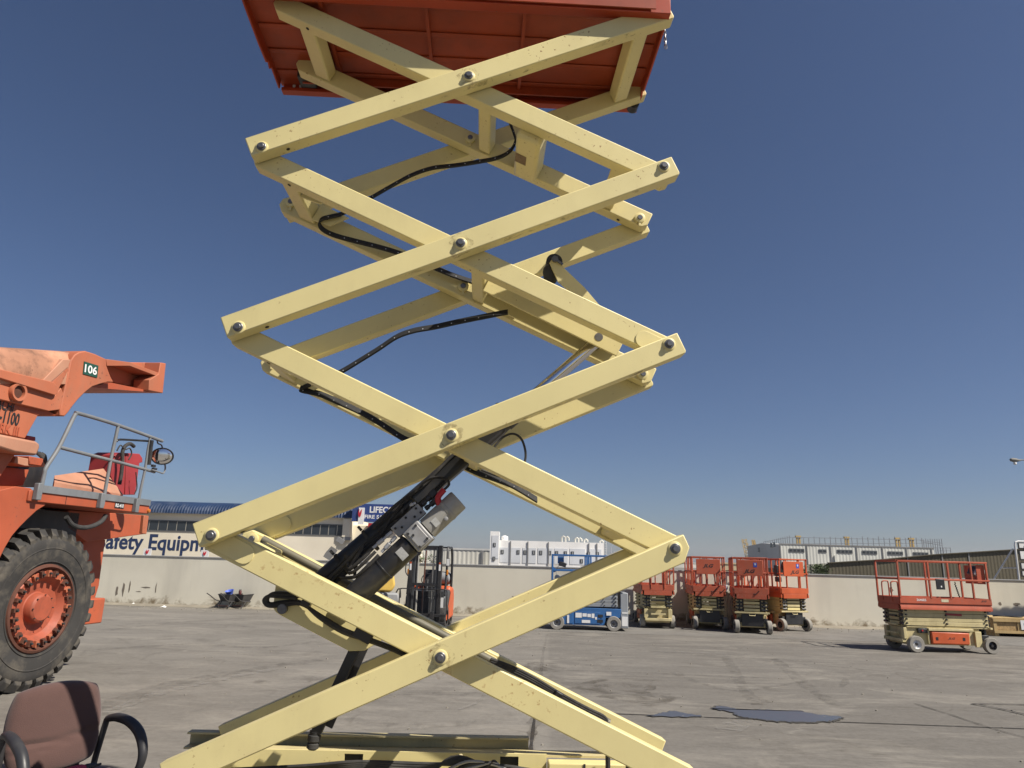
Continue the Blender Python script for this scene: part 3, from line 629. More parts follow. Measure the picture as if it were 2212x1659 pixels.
PHOTO = paint('poster_print', (.5, .5, .52), .5, .9, (.03, .03, .035), 2.5, streak=False, bump=0, fade=.5)
for y0, y1, xo in ((852, 902, 400), (912, 988, 408), (1005, 1062, 418), (1066, 1115, 426)):
    q0, q1 = PB(xo, y0), PB(xo, y1); mb = MB(); mb.bx(q0.x, q0.x+wd-.25, -.03, .0, q1.z, q0.z); pn = mb.build('poster', MT['decal'], T, smooth=0)
    mb = MB(); mb.bx(q0.x+.04, q0.x+wd-.3, -.036, -.032, q1.z+.05, q0.z-.03); mb.build('print', WHT, pn, smooth=0)
    mb = MB(); mb.bx(q0.x+.2, q0.x+wd-.5, -.042, -.038, q1.z+.06, q0.z-.12); mb.build('photo', PHOTO, pn, smooth=0)
# --- street lamp whose head reaches into the picture
Y = 40.0
a, c = at_depth(2181, 993, Y), at_depth(2200, 995, Y); T = thing('street_lamp', 'grey street lamp head on a thin arm at the right edge', 'street lamp', (a.x+4.6, Y, 0)); dx = -4.6
LMP = paint('lamp_grey', (.16, .16, .15), .6, .3)
mb = MB(); mb.lathe([(.02, 0), (.09, .06), (.12, .2), (.11, .4), (.05, .55), (.04, .62)], (dx, 0, a.z), (1, 0, -.05), 12); mb.build('lamp_head', LMP, T)
mb = MB(); mb.lathe([(.02, 0), (.07, .03), (.09, .16), (.02, .2)], (dx+.28, 0, a.z-.09), (0, 0, -1), 12); mb.build('lamp_bowl', MT['white'], T)
mb = MB(); mb.tube([(dx+.55, 0, a.z), (dx+1.5, 0, a.z+.02), (-.8, 0, a.z-.1), (0, 0, a.z-.9)], .035, 8); mb.build('arm', LMP, T)
mb = MB(); mb.cyl((0, 0, 0), (0, 0, a.z-.85), .11, .06, 12); mb.build('pole', LMP, T)
# --- shrubs behind the wall
LEAF = paint('leaf', (.055, .085, .02), .6, .4, (.03, .05, .015), 9, bump=0, streak=False, fade=.4); BARK = paint('bark', (.10, .075, .05), .9, .3)
def shrub(label, u, v_top, Yd, wid, nleaf, ls, dens=1):
    a = at_depth(u, v_top, Yd); T = thing('tree', label, 'tree', (a.x, Yd, 0)); h = a.z; mb = MB()
    mb.tube([(0, 0, 0), (.03, .02, h*.35), (-.03, 0, h*.7)], .05, 7, rs=[.07, .05, .03])
    tips = []
    for i in range(9):
        an = i*2.4; t = V((math.cos(an)*wid*.36, math.sin(an)*wid*.3, h*(.62+.33*random.random()))); tips.append(t); mb.tube([(0, 0, h*.35), t*.6+V((0, 0, h*.15)), t], .02, 5, rs=[.03, .02, .008])
    mb.build('trunk', BARK, T); mb = MB()
    for i in range(nleaf):
        t = random.choice(tips); p = t+V((random.gauss(0, wid*.13), random.gauss(0, wid*.13), random.gauss(-.02, wid*.10)))
        if p.z > h: p.z = h-random.random()*.1
        M = Matrix.Rotation(random.random()*6.3, 3, 'Z') @ Matrix.Rotation(random.uniform(-1, 1), 3, 'X'); l = ls*random.uniform(.6, 1.3)
        mb.add([p+M @ V(q) for q in ((0, -l, 0), (l*.35, 0, .02), (0, l, 0), (-l*.35, 0, .02))], [(0, 1, 2, 3)])
    mb.build('crown', LEAF, T, smooth=0)
shrub('dense green tree top showing over the wall beside the orange lift', 1747, 1219, 31, 1.35, 1500, .06)
shrub('sparse young tree behind the wall right of the forklift mast', 924, 1184, 34, .9, 160, .06)
shrub('small dark green tree behind the wall left of the forklift mast', 899, 1187, 40, .7, 400, .07)
# ================================================================== MAIN SCISSOR LIFT
LO = V((-.31824, 3.67872, 0)); ZM = 1.41688; HH = .56172; WW = 1.2
LR = Matrix.Rotation(LIFT_YAW, 3, 'Z'); LRI = Matrix.Rotation(-LIFT_YAW, 3, 'Z'); LEY = LR @ V((0, 1, 0))
def LP(u, v, y):
    """point seen at pixel (u, v) on the lift's vertical plane at depth y, in lift coordinates"""
    return LRI @ (on_plane(u, v, LO+LEY*y, LEY)-LO)
LIFT = thing('scissor_lift', 'tall cream scissor lift standing raised in the foreground under orange platform', 'scissor lift', LO, LIFT_YAW)
CR = MT['cream']
MT['carrier'] = paint('carrier_black', (.016, .016, .017), .75, .3, (.05, .048, .045), 8)
YS = dict(no=(.03, .12), ni=(.128, .218), fi=(.697, .787), fo=(.795, .885))
AH = .128
OFF = {'o': (.030, -.018), 'i': (-.022, .016)}          # how far the tube axis lies off the pin at its left and right end
def arm(p0, p1, ys, c0=(0, 0), c1=(0, 0), ext=.085, h=AH, off=(0, 0), name='scissor_arm', mat=None):
    """tube between two pins in the x-z plane; c0/c1 = (upper, lower) corner cuts at each end"""
    p0, p1 = V((p0[0], 0, p0[1])), V((p1[0], 0, p1[1])); a = (p1-p0).normalized(); n = V((-a.z, 0, a.x)); hh = h/2
    p0 = p0+n*off[0]; p1 = p1+n*off[1]; a = (p1-p0).normalized(); n = V((-a.z, 0, a.x))
    def end(p, d, cu, cl, order):
        e = p+d*ext; up = [e+n*hh] if cu == 0 else [e+n*hh-d*cu, e+n*(hh-cu)]; lo = [e-n*hh] if cl == 0 else [e-n*(hh-cl), e-n*hh-d*cl]
        s = up+lo; return s if order else list(reversed(s))
    pts = end(p1, a, c1[0], c1[1], True)+end(p0, -a, c0[0], c0[1], False)
    y0, y1 = ys; mb = MB(); mb.prism([(p.x, y0, p.z) for p in pts], (0, y1-y0, 0))
    return mb.build(name, mat or CR, LIFT, bevel=.006, seg=2)
def zk(k): return ZM+k*HH
def axis_z(x, i, inner):
    """height of a stage's tube axis at x"""
    o = OFF['i' if inner else 'o']; t = (x+WW)/(2*WW); return zk(2*i)+(-1 if inner else 1)*x*HH/WW+(o[0]+(o[1]-o[0])*t)*1.1
for i in range(4):
    k = 2*i; h_ = .134 if i == 0 else AH
    for key in ('no', 'fo'): arm((-WW, zk(k-1)), (WW, zk(k+1)), YS[key], (0, 0), (0, .06) if i == 0 else (0, .012), .075, h_, OFF['o'])
    for key in ('ni', 'fi'): arm((-WW, zk(k+1)), (WW, zk(k-1)), YS[key], (.04, .04), (.0, .03), .07, h_, OFF['i'], mat=MT['cream_rust'] if i == 0 and key == 'ni' else None)
# pins with washers and bosses on the near side
bolt = MB().lathe([(.0, .004), (.0145, .004), (.0180, .008), (.0180, .018)], (0, 0, 0), (0, 1, 0), 20, False).mesh('pin_bolt', MT['steel'])
wash = MB().lathe([(.0, .016), (.024, .016), (.0268, .018), (.0268, .026)], (0, 0, 0), (0, 1, 0), 24, False).mesh('washer', MT['steel'])
boss = MB().lathe([(.0, .024), (.034, .024), (.037, .026), (.038, .032)], (0, 0, 0), (0, 1, 0), 24, False).mesh('boss', CR)
def put(me, name, parent, loc=None):
    o = bpy.data.objects.new(name, me); COL.objects.link(o); o.parent = parent
    if loc is not None: o.location = loc
    return o
for x, k in [(0, j) for j in (0, 2, 4, 6)]+[(sx*WW, j) for sx in (-1, 1) for j in (1, 3, 5)]:
    p = put(bolt, 'pin_bolt', LIFT, (x, 0, zk(k))); put(wash, 'washer', p); put(boss, 'boss', p)
GREASE = mark_material('grease_stain', (.20, .13, .06), .46, .70, .5, 30)
def grease(x, z, y, k):
    rnd = random.Random(k); vs = []; n = 20
    for i in range(n):
        a_ = 2*math.pi*i/n; dr = .018+.022*rnd.random()+(.035*rnd.random() if -2.4 < a_-2*math.pi < -.8 or 3.9 < a_ < 5.5 else 0); vs += [(x+.037*math.cos(a_), y, z+.037*math.sin(a_)), (x+(.037+dr)*math.cos(a_), y, z+(.037+dr)*math.sin(a_))]
    mb = MB(); mb.add(vs, [(2*i, 2*((i+1) % n), 2*((i+1) % n)+1, 2*i+1) for i in range(n)]); return mb.build('grease_ring', GREASE, LIFT, smooth=0)
for k_, (x, k) in enumerate([(0, j) for j in (0, 2, 4, 6)]): grease(x, zk(k), .0288, k_)
fboss = MB().lathe([(.0, 0), (.019, 0), (.019, -.012), (.024, -.012), (.036, -.008), (.036, .02)], (0, 0, 0), (0, 1, 0), 20, False).mesh('pin_boss', CR)
fpin = MB().lathe([(.0, -.018), (.015, -.018), (.018, -.014), (.018, .0)], (0, 0, 0), (0, 1, 0), 16, False).mesh('pin_end', MT['steel'])
ftab = MB().bx(-.008, .008, -.006, 0, -.06, -.03).mesh('retainer_tab', CR)
for x, k in [(0, j) for j in (2, 4, 6)]+[(WW, j) for j in (3, 5)]+[(-WW, j) for j in (1, 3, 5)]:
    p = put(fboss, 'far_pin_boss', LIFT, (x, .685, zk(k))); put(fpin, 'pin_end', p); put(ftab, 'retainer_tab', p)
# drain holes under the arms
hole = MB().lathe([(.0, 0), (.011, 0), (.011, -.002)], (0, 0, 0), (0, 0, 1), 12, False).mesh('drain_hole', MT['decal'])
for i in range(1, 4):
    for key, sx, dirn in (('no', -1, 1), ('ni', -1, -1), ('fi', 1, -1)):
        ang = math.atan2(HH, WW)*dirn; yy = sum(YS[key])/2; k = 2*i; s_ = -1.06*sx*-1
        x = sx*1.06; z = axis_z(x, i, key != 'no')-AH/2/math.cos(ang)-.001
        o = put(hole, 'drain_hole', LIFT, (x, yy, z)); o.rotation_euler = (0, -ang, 0)
# cross tubes between near and far arms
AI = -math.atan2(HH, WW)
def cross(x, i, along=.11, h=.09, off=0, inner=True, name='cross_tube', y0=None, y1=None, mat=None, bev=.012):
    ang = AI if inner else -AI; z = axis_z(x, i, inner); M = Matrix.Rotation(-ang, 3, 'Y')
    y0 = (.2185 if inner else .1205) if y0 is None else y0; y1 = (.6965 if inner else .7945) if y1 is None else y1
    c = V((x, (y0+y1)/2, z))+M @ V((0, 0, off)); mb = MB(); mb.box(c, (along, y1-y0, h), M); return mb.build(name, mat or CR, LIFT, bevel=bev)
for i in range(4):
    cross(-1.06, i, .12, .10); cross(.12, i, .09, .10)
    if i in (1, 3): cross(.98, i, .10, .10)
cross(1.08, 3, .11, .10, inner=False)
# gusset plates beside the left cross tubes
for i in (1, 2):
    ang = AI; z = zk(2*i); M = Matrix.Rotation(-ang, 3, 'Y')
    for yy in (.30, .60):
        c = V((-.93, 0, z-.93*math.tan(ang))); pts = [c+M @ V(q) for q in ((-.07, 0, .05), (.14, 0, .05), (.06, 0, -.06), (-.07, 0, -.075))]
        mb = MB(); mb.prism([(p.x, yy, p.z) for p in pts], (0, .012, 0)); mb.build('gusset_plate', CR, LIFT)
# mounting box with a worn label on the top stage
bx_ = cross(.43, 3, .17, .16, -.035, name='mounting_box', bev=.025)
ang = AI; M = Matrix.Rotation(-ang, 3, 'Y'); c = V((.40, .46, axis_z(.40, 3, True)))+M @ V((0, 0, -.1165))
mb = MB(); mb.box(c, (.08, .10, .002), M); mb.build('worn_label', paint('worn_label', (.22, .15, .09), .8, .6, (.05, .03, .02), 30, streak=False), bx_)
# upper cylinder mounting between the arms of the third stage
def along_plate(x0, x1, i, y, th, h, off, name):
    ang = AI; a = V((x0, y, zk(2*i)+x0*math.tan(ang))); b_ = V((x1, y, zk(2*i)+x1*math.tan(ang))); up = V((-math.sin(ang), 0, math.cos(ang)))
    mb = MB(); mb.bar(a+up*off, b_+up*off, th, h, up); return mb.build(name, CR, LIFT, bevel=.004)
along_plate(.17, 1.0, 2, .36, .016, .13, -.02, 'cylinder_mount_plate'); along_plate(.17, 1.0, 2, .56, .016, .13, -.02, 'cylinder_mount_plate')
along_plate(.17, 1.0, 2, .46, .18, .014, .052, 'mount_web')
for yy in (.40, .52):
    L_ = [LP(1296, 662, yy), LP(1233, 632, yy), LP(1205, 608, yy), LP(1187, 568, yy), LP(1193, 559, yy), LP(1203, 560, yy), LP(1218, 580, yy), LP(1262, 622, yy)]
    low = [V((L_[1].x, yy, L_[1].z-.14)), V((L_[0].x, yy, L_[0].z-.16))]
    poly = [L_[0]]+list(reversed(L_[3:]))[:0]+[L_[7], L_[6], L_[5], L_[4], L_[3], L_[2], L_[1]]+low
    mb = MB(); mb.prism([(p.x, yy-.008, p.z) for p in poly], (0, .016, 0)); mb.build('roller_lug', CR, LIFT)
c = LP(1196, 571, .46); mb = MB(); mb.cyl((c.x, .412, c.z), (c.x, .508, c.z), .052, n=24); rl = mb.build('stop_roller', MT['rubber'], LIFT)
mb = MB(); mb.cyl((c.x, .375, c.z), (c.x, .54, c.z), .016, n=14); mb.cyl((c.x, .37, c.z), (c.x, .385, c.z), .022, n=6); mb.build('roller_pin', MT['steel'], rl)
mb = MB(); mb.bar((c.x, .378, c.z), (c.x+.05, .378, c.z-.035), .012, .014); mb.build('roller_clip', MT['steel'], rl)
mb = MB(); mb.lathe([(.045, 0), (.05, .03), (.04, .09), (.02, .11)], (c.x-.02, .46, c.z-.03), (0, 0, -1), 16); mb.build('rubber_stop', MT['rubber'], LIFT)
# ------------------------------------------------ lift cylinder
A = V((-.87, .46, 1.61)); B = V((.855, .46, 3.235)); D = (B-A).normalized(); NN = D.cross(V((0, 1, 0))).normalized()
if NN.z < 0: NN = -NN
def ax(t, up=0, y=.46): q = A+D*t+NN*up; return V((q.x, y, q.z))
TL = (B-A).length; TB = TL*.70
mb = MB(); mb.lathe([(.045, 0), (.056, .01), (.056, TB-.06), (.064, TB-.055), (.064, TB), (.03, TB+.002)], A, D, 28); CY = mb.build('lift_cylinder', MT['black_steel'], LIFT)
mb = MB(); mb.cyl(ax(TB-.02), ax(TL-.02), .037, n=28); mb.build('piston_rod', MT['chrome'], CY)
mb = MB(); mb.cyl((B.x, .35, B.z), (B.x, .57, B.z), .026, n=16); mb.build('rod_pin', MT['steel'], CY)
mb = MB(); mb.lathe([(.04, -.045), (.04, .045)], (B.x, .46, B.z), (0, 1, 0), 18); mb.build('rod_eye', MT['black_steel'], CY)
mb = MB(); mb.box(ax(TB-.05, .06), (.05, .04, .05), Matrix.Rotation(-math.atan2(D.z, D.x), 3, 'Y')); mb.cyl(ax(TB-.05, .06), ax(TB-.01, .11), .016, n=12); mb.build('port_fitting', MT['black'], CY)
mb = MB(); mb.box(ax(TB*.74, -.005, .46), (TB*.42, .13, .10), Matrix.Rotation(-math.atan2(D.z, D.x), 3, 'Y')); mb.build('cylinder_shroud', MT['black_steel'], LIFT, bevel=.02)
mb = MB(); mb.cyl((A.x, .27, A.z), (A.x, .64, A.z), .026, n=18); mb.cyl((A.x, .266, A.z), (A.x, .27, A.z), .022, n=18); mb.build('base_pin', MT['steel'], CY)
# bracket plates under the lowest inner arms
c4_ = lambda x, y: ((950+x/2.212)/1.8228, (2200+y/2.212)/1.8228)
for yy in (.30, .615):
    poly = [LP(*c4_(*q), .30) for q in ((305, 200), (288, 300), (278, 430), (300, 465), (345, 495), (640, 650), (940, 805), (1075, 800), (1260, 690))]
    mb = MB(); mb.prism([(p.x, yy, p.z) for p in poly], (0, .016, 0)); mb.build('cylinder_bracket', CR, LIFT, bevel=.003)
# black safety prop
a, b_ = LP(*c4_(1010, 745), .36), LP(*c4_(655, 1510), .36)
mb = MB(); mb.bar((a.x, .36, a.z), (b_.x, .36, b_.z), .05, .055, (1, 0, .4)); PR = mb.build('safety_prop', MT['black'], LIFT, bevel=.004)
mb = MB(); mb.bar((a.x+.03, .40, a.z-.02), (b_.x+.05, .40, b_.z+.02), .02, .05, (1, 0, .4)); mb.build('prop_flange', MT['black'], PR)
mb = MB(); p = LP(*c4_(998, 785), .33); mb.cyl((p.x, .325, p.z), (p.x, .345, p.z), .012, n=8); mb.build('prop_bolt', MT['steel'], PR)
mb = MB(); mb.lathe([(.02, 0), (.032, .01), (.032, .03), (.026, .035), (.034, .045), (.034, .07), (.028, .075), (.03, .09)], (b_.x-.015, .36, b_.z-.085), (.1, 0, 1), 16); mb.build('prop_foot', MT['rubber'], PR)
# ------------------------------------------------ pump and tank
T0 = V((-.346, .30, 1.831)); DT = V((.71, 0, .704)).normalized(); NT = V((-DT.z, 0, DT.x)); MTm = Matrix.Rotation(-math.atan2(DT.z, DT.x), 3, 'Y')
def tk(t, up=0, y=.30): q = T0+DT*t+NT*up; return V((q.x, y, q.z))
mb = MB(); mb.lathe([(.05, -.26), (.066, -.25), (.066, -.004), (.069, -.002), (.069, .004), (.066, .006), (.066, .19), (.05, .195)], T0, DT, 32); PU = mb.build('hydraulic_tank', MT['black_steel'], LIFT)
mb = MB(); p = tk(.13, -.012); mb.box((p.x, .232, p.z), (.045, .002, .062), Matrix.Rotation(-math.atan2(DT.z, DT.x), 3, 'Y')); mb.build('tank_label', paint('label_white', (.36, .36, .35), .6, .5, (.12, .12, .12), 60, streak=False, bump=0), PU)
mb = MB(); mb.box(tk(.255, 0), (.11, .135, .135), MTm); PB_ = mb.build('pump_block', MT['alu'], LIFT, bevel=.008)
mb = MB(); mb.box(tk(.255, 0, .228), (.075, .012, .115), MTm); mb.build('pump_cover', MT['alu'], PB_, bevel=.004)
hb = MB().cyl((0, -.008, 0), (0, .004, 0), .007, n=8).mesh('cover_bolt', MT['decal'])
for t, up in ((.225, .045), (.285, -.045), (.225, -.05), (.285, .05), (.24, .02)):
    q = tk(t, up, .222); put(hb, 'cover_bolt', PB_, q)
mb = MB(); mb.lathe([(.045, .312), (.063, .318), (.063, .455), (.0655, .457), (.0655, .475), (.063, .477), (.063, .545), (.058, .552), (.02, .553)], T0, DT, 32); MO = mb.build('pump_motor', MT['motor'], LIFT)
mb = MB(); q = tk(.375, -.01); mb.box((q.x, .2355, q.z), (.035, .003, .045), MTm); mb.build('motor_label', paint('barcode', (.42, .42, .40), .6, .5, (.1, .1, .1), 80, streak=False, bump=0), MO)
mb = MB(); mb.lathe([(.006, 0), (.012, .002), (.012, .01), (.006, .012)], tk(.43, -.035, .236), (0, 1, 0), 12); mb.build('motor_stud', MT['alu'], MO)
mb = MB(); q0, q1, q2 = tk(.455, .05, .28), tk(.475, .085, .27), tk(.53, .095, .27); mb.tube(spline([q0, q1, q2], 4), .017, 10, rs=None); mb.build('terminal_boot', plain('red_boot', (.45, .02, .03), .45), MO)
mb = MB(); mb.tube(spline([q2, tk(.57, .10, .28), tk(.575, .14, .30), tk(.52, .20, .33), tk(.42, .215, .36), tk(.25, .2, .37), tk(.1, .16, .36)], 5), .008, 8); mb.build('power_cable', MT['rubber'], MO)
# valve manifold beside the pump
mb = MB(); mb.box(tk(.27, .105, .31), (.20, .06, .072), MTm); VB = mb.build('valve_block', MT['alu'], LIFT, bevel=.004)
for t, up in ((.19, .12), (.22, .10), (.27, .125), (.31, .095), (.345, .125), (.35, .09)):
    put(hb, 'valve_port', VB, tk(t, up, .277))
for t, up in ((.20, .165), (.30, .06)):
    pass
def fitting(t0, t1, up0, up1, y, r=.011, mat='galv', nm='hose_fitting'):
    mb = MB(); d = tk(t1, up1, y)-tk(t0, up0, y); L_ = d.length
    mb.lathe([(r*.7, 0), (r, .004), (r, L_*.3), (r*.7, L_*.32), (r*.7, L_*.45), (r*1.15, L_*.47), (r*1.15, L_*.75), (r*.8, L_*.78), (r*.8, L_)], tk(t0, up0, y), d, 10); return mb.build(nm, MT[mat], VB)
fitting(.165, .03, .12, .125, .29); fitting(.165, .05, .085, .075, .28); fitting(.38, .47, .12, .125, .31, .016, 'black', 'solenoid_coil'); fitting(.38, .46, .09, .085, .31, .014, 'black', 'solenoid_coil'); fitting(.365, .33, .15, .16, .28, .009)
for t0, up, rr in ((.47, .125, .022), (.46, .085, .02)):
    mb = MB(); mb.box(tk(t0, up, .31), (.045, .05, .038), MTm); mb.build('solenoid_plug', MT['black'], VB, bevel=.004)
# hydraulic hoses along the barrel
for j, (u0, y0, u1, yy) in enumerate(((.125, .29, -.075, .33), (.075, .28, -.09, .345), (.13, .30, -.055, .36), (.10, .27, -.10, .38), (.07, .27, -.115, .365))):
    pts = [tk(.03, u0, y0), tk(-.06, u0-.004, y0), tk(-.14, u0+.005, y0+.02), ax(.52-.05*j, u1+.05, yy-.02), ax(.38, u1+.045, yy), ax(.22, u1+.04, yy), ax(.12, u1+.035, yy+.02)]
    mb = MB(); mb.tube(spline(pts, 5), .0095, 8); mb.build('hydraulic_hose', MT['rubber'], CY)
for j in range(4):
    mb = MB(); mb.tube(spline([ax(1.1-.1*j, -.05-.006*j, .37), ax(.9, -.06-.004*j, .365), ax(.6, -.05+.012*j, .38), ax(.3, -.06+.015*j, .385), ax(.14, -.05+.02*j, .40)], 5), .008, 8); mb.build('hydraulic_hose', MT['rubber'], CY)
for t in (.36, .56):
    mb = MB(); mb.lathe([(.071, -.008), (.073, -.008), (.073, .008), (.071, .008)], ax(t, -.012, .445), D, 20, False); mb.build('hose_tie', MT['rubber'], CY)
    mb = MB(); mb.box(ax(t, .075, .41), (.014, .02, .03), MTm); mb.build('tie_head', MT['rubber'], CY)
mb = MB(); mb.tube(spline([ax(.62, .02, .36), ax(.8, .035, .36), ax(1.0, .02, .37), ax(1.2, .04, .38), ax(1.36, .035, .39)], 6), .010, 8); mb.build('hydraulic_hose', MT['rubber'], CY)
pp = [LP(u, v, .42) for u, v in ((1068, 965), (1086, 945), (1108, 937), (1126, 948), (1135, 975), (1133, 1000), (1120, 1025), (1085, 1030), (1040, 1015))]
mb = MB(); mb.tube(spline(pp, 5), .007, 8); mb.build('loop_hose', MT['rubber'], CY)
# ------------------------------------------------ flat black cable carriers
def carrier(pts, yw=.035, th=.012, rivets=True):
    P = spline([LP(u, v, y) for u, v, y in pts], 7); mb = MB(); mb.strap(P, V((0, .022, yw)), th); o = mb.build('cable_carrier', MT['carrier'], LIFT)
    acc = 0; me = rv
    for a_, c_ in zip(P, P[1:]):
        acc += (c_-a_).length
        if acc > .085: acc = 0; put(me, 'rivet', o, (c_.x, c_.y-.010, c_.z-.004))
    return o
rv = MB().lathe([(.0, -.003), (.004, -.002), (.004, .002)], (0, 0, 0), (0, 1, 0), 8, False).mesh('rivet', MT['galv'])
carrier([(1100, 262, .50), (1109, 285, .50), (1113, 305, .50), (1102, 326, .50), (1075, 341, .50), (1030, 350, .51), (985, 357, .52), (935, 363, .53), (890, 378, .55), (845, 402, .57), (800, 428, .58), (765, 448, .60), (735, 463, .61), (705, 468, .62)])
carrier([(738, 463, .58), (710, 469, .58), (694, 474, .59), (690, 484, .60), (698, 496, .62), (722, 508, .63), (765, 520, .635), (820, 534, .64), (868, 549, .65), (930, 575, .655), (985, 597, .655), (1038, 614, .655)])
carrier([(1097, 674, .45), (1070, 679, .45), (1040, 685, .46), (990, 695, .48), (940, 706, .50), (895, 714, .52), (858, 727, .54), (820, 752, .56), (780, 777, .58), (742, 800, .60), (700, 822, .61), (652, 838, .62)])
carrier([(672, 829, .60), (654, 836, .60), (652, 842, .61), (690, 851, .62), (735, 870, .63), (785, 893, .64), (830, 920, .64), (868, 945, .64), (905, 962, .64)])
carrier([(985, 998, .60), (1030, 1020, .61), (1075, 1036, .62), (1110, 1050, .63), (1160, 1080, .64)])
# lower hose bundle with its end loop
for j in range(6):
    o_ = j*3.2
    pts = [(640+o_, 1292-o_*.6, .26), (605, 1283-o_*.55+6, .27), (580+o_*.25, 1286-o_*.2+2, .28), (570+o_*.5, 1297, .285), (580+o_*.3, 1309-o_*.3, .285), (612, 1308-o_*.5, .28), (650, 1303-o_*.3+2, .27), (690, 1328+o_*.4, .26), (740, 1358+o_*.5, .26), (790, 1377+o_*.35, .26), (850, 1400+o_*.3, .26), (900, 1425+o_*.3, .26)]
    mb = MB(); mb.tube(spline([LP(u, v, y+.006*(j % 3)) for u, v, y in pts], 5), .0095, 8); mb.build('hydraulic_hose', MT['rubber'], LIFT)
mb = MB(); mb.box(LP(785, 1372, .265), (.10, .06, .055), Matrix.Rotation(.44, 3, 'Y')); mb.build('hose_clamp', MT['black'], LIFT, bevel=.006)
mb = MB(); mb.box(LP(662, 1303, .255), (.05, .05, .03), Matrix.Rotation(.3, 3, 'Y')); mb.build('hose_clamp', MT['black'], LIFT, bevel=.005)
for j, dv in enumerate((0, 5, 10)):
    mb = MB(); mb.tube(spline([LP(u, v+dv, .60) for u, v in ((1060, 1424), (1100, 1438), (1150, 1462), (1210, 1498), (1265, 1528), (1302, 1546), (1312, 1558))], 5), .009, 8); mb.build('hydraulic_hose', MT['rubber'], LIFT)
mb = MB(); mb.box(LP(1205, 1502, .585), (.05, .04, .04), Matrix.Rotation(.5, 3, 'Y')); mb.build('hose_clamp', MT['black'], LIFT, bevel=.004)
# pipe lying along the far inner arm of the lowest stage
aa_ = V((-1.12, .62, zk(0)+1.12*HH/WW+.035)); bb_ = V((.95, .62, zk(0)-.95*HH/WW+.035)); mb = MB(); mb.tube([aa_, bb_], .024, 12); mb.build('conduit_pipe', paint('shaded_cream_pipe', (.13, .12, .085), .5, .3), LIFT)  # cream pipe coloured dark olive for the shade it lies in
# welded doubler plates at arm ends
def doubler(x, z, ang, y, L=.16, R=.052, th=.006):
    a = V((math.cos(ang), 0, math.sin(ang))); n = V((-a.z, 0, a.x)); c = V((x, 0, z)); pts = [c+n*R-a*.03, c-n*R-a*.03]
    for k in range(9):
        t = -math.pi/2+math.pi*k/8; pts.append(c+a*(L+R*math.cos(t))+n*(R*math.sin(t)))
    mb = MB(); mb.prism([(p.x, y-th, p.z) for p in pts], (0, th-.0005, 0)); return mb.build('doubler_plate', CR, LIFT, bevel=.002)
doubler(-WW, zk(1)-.02, AI, .128); doubler(-WW, zk(1)+.03, -AI, .795); doubler(WW, zk(3), math.pi+AI, .128, .13); doubler(.0, zk(0), AI, .697, .3); doubler(0, zk(2), math.pi+AI, .128, .05)
# ------------------------------------------------ base
CO_ = MT['cream_old']
mb = MB(); mb.bx(-1.49, .51, .885, .90, .79, .872); mb.bx(-1.49, .51, .83, .884, .862, .872); mb.bx(-1.49, .51, .80, .884, .79, .80); mb.build('slide_rail', CO_, LIFT)
mb = MB(); mb.bx(-1.49, .51, .0, .015, .70, .79); mb.bx(-1.49, .51, .016, .12, .70, .712); mb.build('slide_rail', CO_, LIFT)
mb = MB(); mb.bx(-1.40, 1.30, .69, .798, .806, .818); mb.build('ledge_plate', CO_, LIFT)
hx = [(-.545, -.44), (.335, .44)]; xs = [-1.40, hx[0][0], hx[0][1], hx[1][0], hx[1][1], .60]; mb = MB()
for a_, c_ in ((0, 1), (2, 3), (4, 5)): mb.bx(xs[a_], xs[c_], .675, .688, .40, .826)
for a_, c_ in hx: mb.bx(a_, c_, .675, .688, .40, .755); mb.bx(a_, c_, .675, .688, .812, .826)
mb.build('chassis_side', CR, LIFT)
for a_, c_ in hx: mb = MB(); mb.bx(a_-.02, c_+.02, .70, .71, .74, .805); mb.build('recess_back', MT['black'], LIFT)
mb = MB(); mb.bx(-1.40, 1.40, .12, .60, .26, .40); mb.bx(-1.42, -1.38, .02, .88, .30, .70); mb.bx(1.38, 1.42, .02, .88, .30, .70); mb.build('chassis', CR, LIFT, bevel=.01)
mb = MB(); mb.bx(.605, 1.30, .60, .688, .45, .80); TB_ = mb.build('tray_box', CR, LIFT, bevel=.008)
mb = MB(); mb.bx(.80, .812, .5955, .5985, .46, .799); mb.build('tray_gap', MT['decal'], TB_)
for xx in (.93, 1.02): mb = MB(); mb.cyl((xx, .594, .775), (xx, .5985, .775), .007, n=8); mb.build('tray_rivet', MT['cream_old'], TB_)
for j in range(6):
    mb = MB(); mb.tube(spline([(-1.15+.1*j, .62, .735-.01*j), (-.75, .60+.01*j, .765-.008*j), (-.45, .58, .795-.010*j), (-.1, .585, .79-.012*j), (.1, .60, .785+.008*j), (.42, .60, .775-.012*j), (.9, .57, .70)], 6), .010, 8); mb.build('base_cable', MT['rubber'], LIFT)
for j in range(4):
    mb = MB(); mb.tube(spline([(.05+.04*j, .57, .77), (.16+.03*j, .55, .815-.01*j), (.30, .55, .80+.006*j), (.40-.02*j, .57, .755)], 6), .008, 8); mb.build('base_cable', MT['rubber'] if j % 2 else MT['alu'], LIFT)
mb = MB(); mb.lathe([(.008, 0), (.008, .02), (.018, .022), (.014, .05), (.008, .052)], (.10, .64, .80), (.2, -.6, .4), 10); mb.build('hose_nipple', CO_, LIFT)
mb = MB(); mb.tube([(.93, .55, .70), (.93, .55, .87)], .014, 8); mb.build('riser_hose', MT['rubber'], LIFT)
mb = MB(); mb.tube([(1.02, .53, .66), (1.04, .51, .87)], .012, 8); mb.build('riser_hose', MT['rubber'], LIFT)
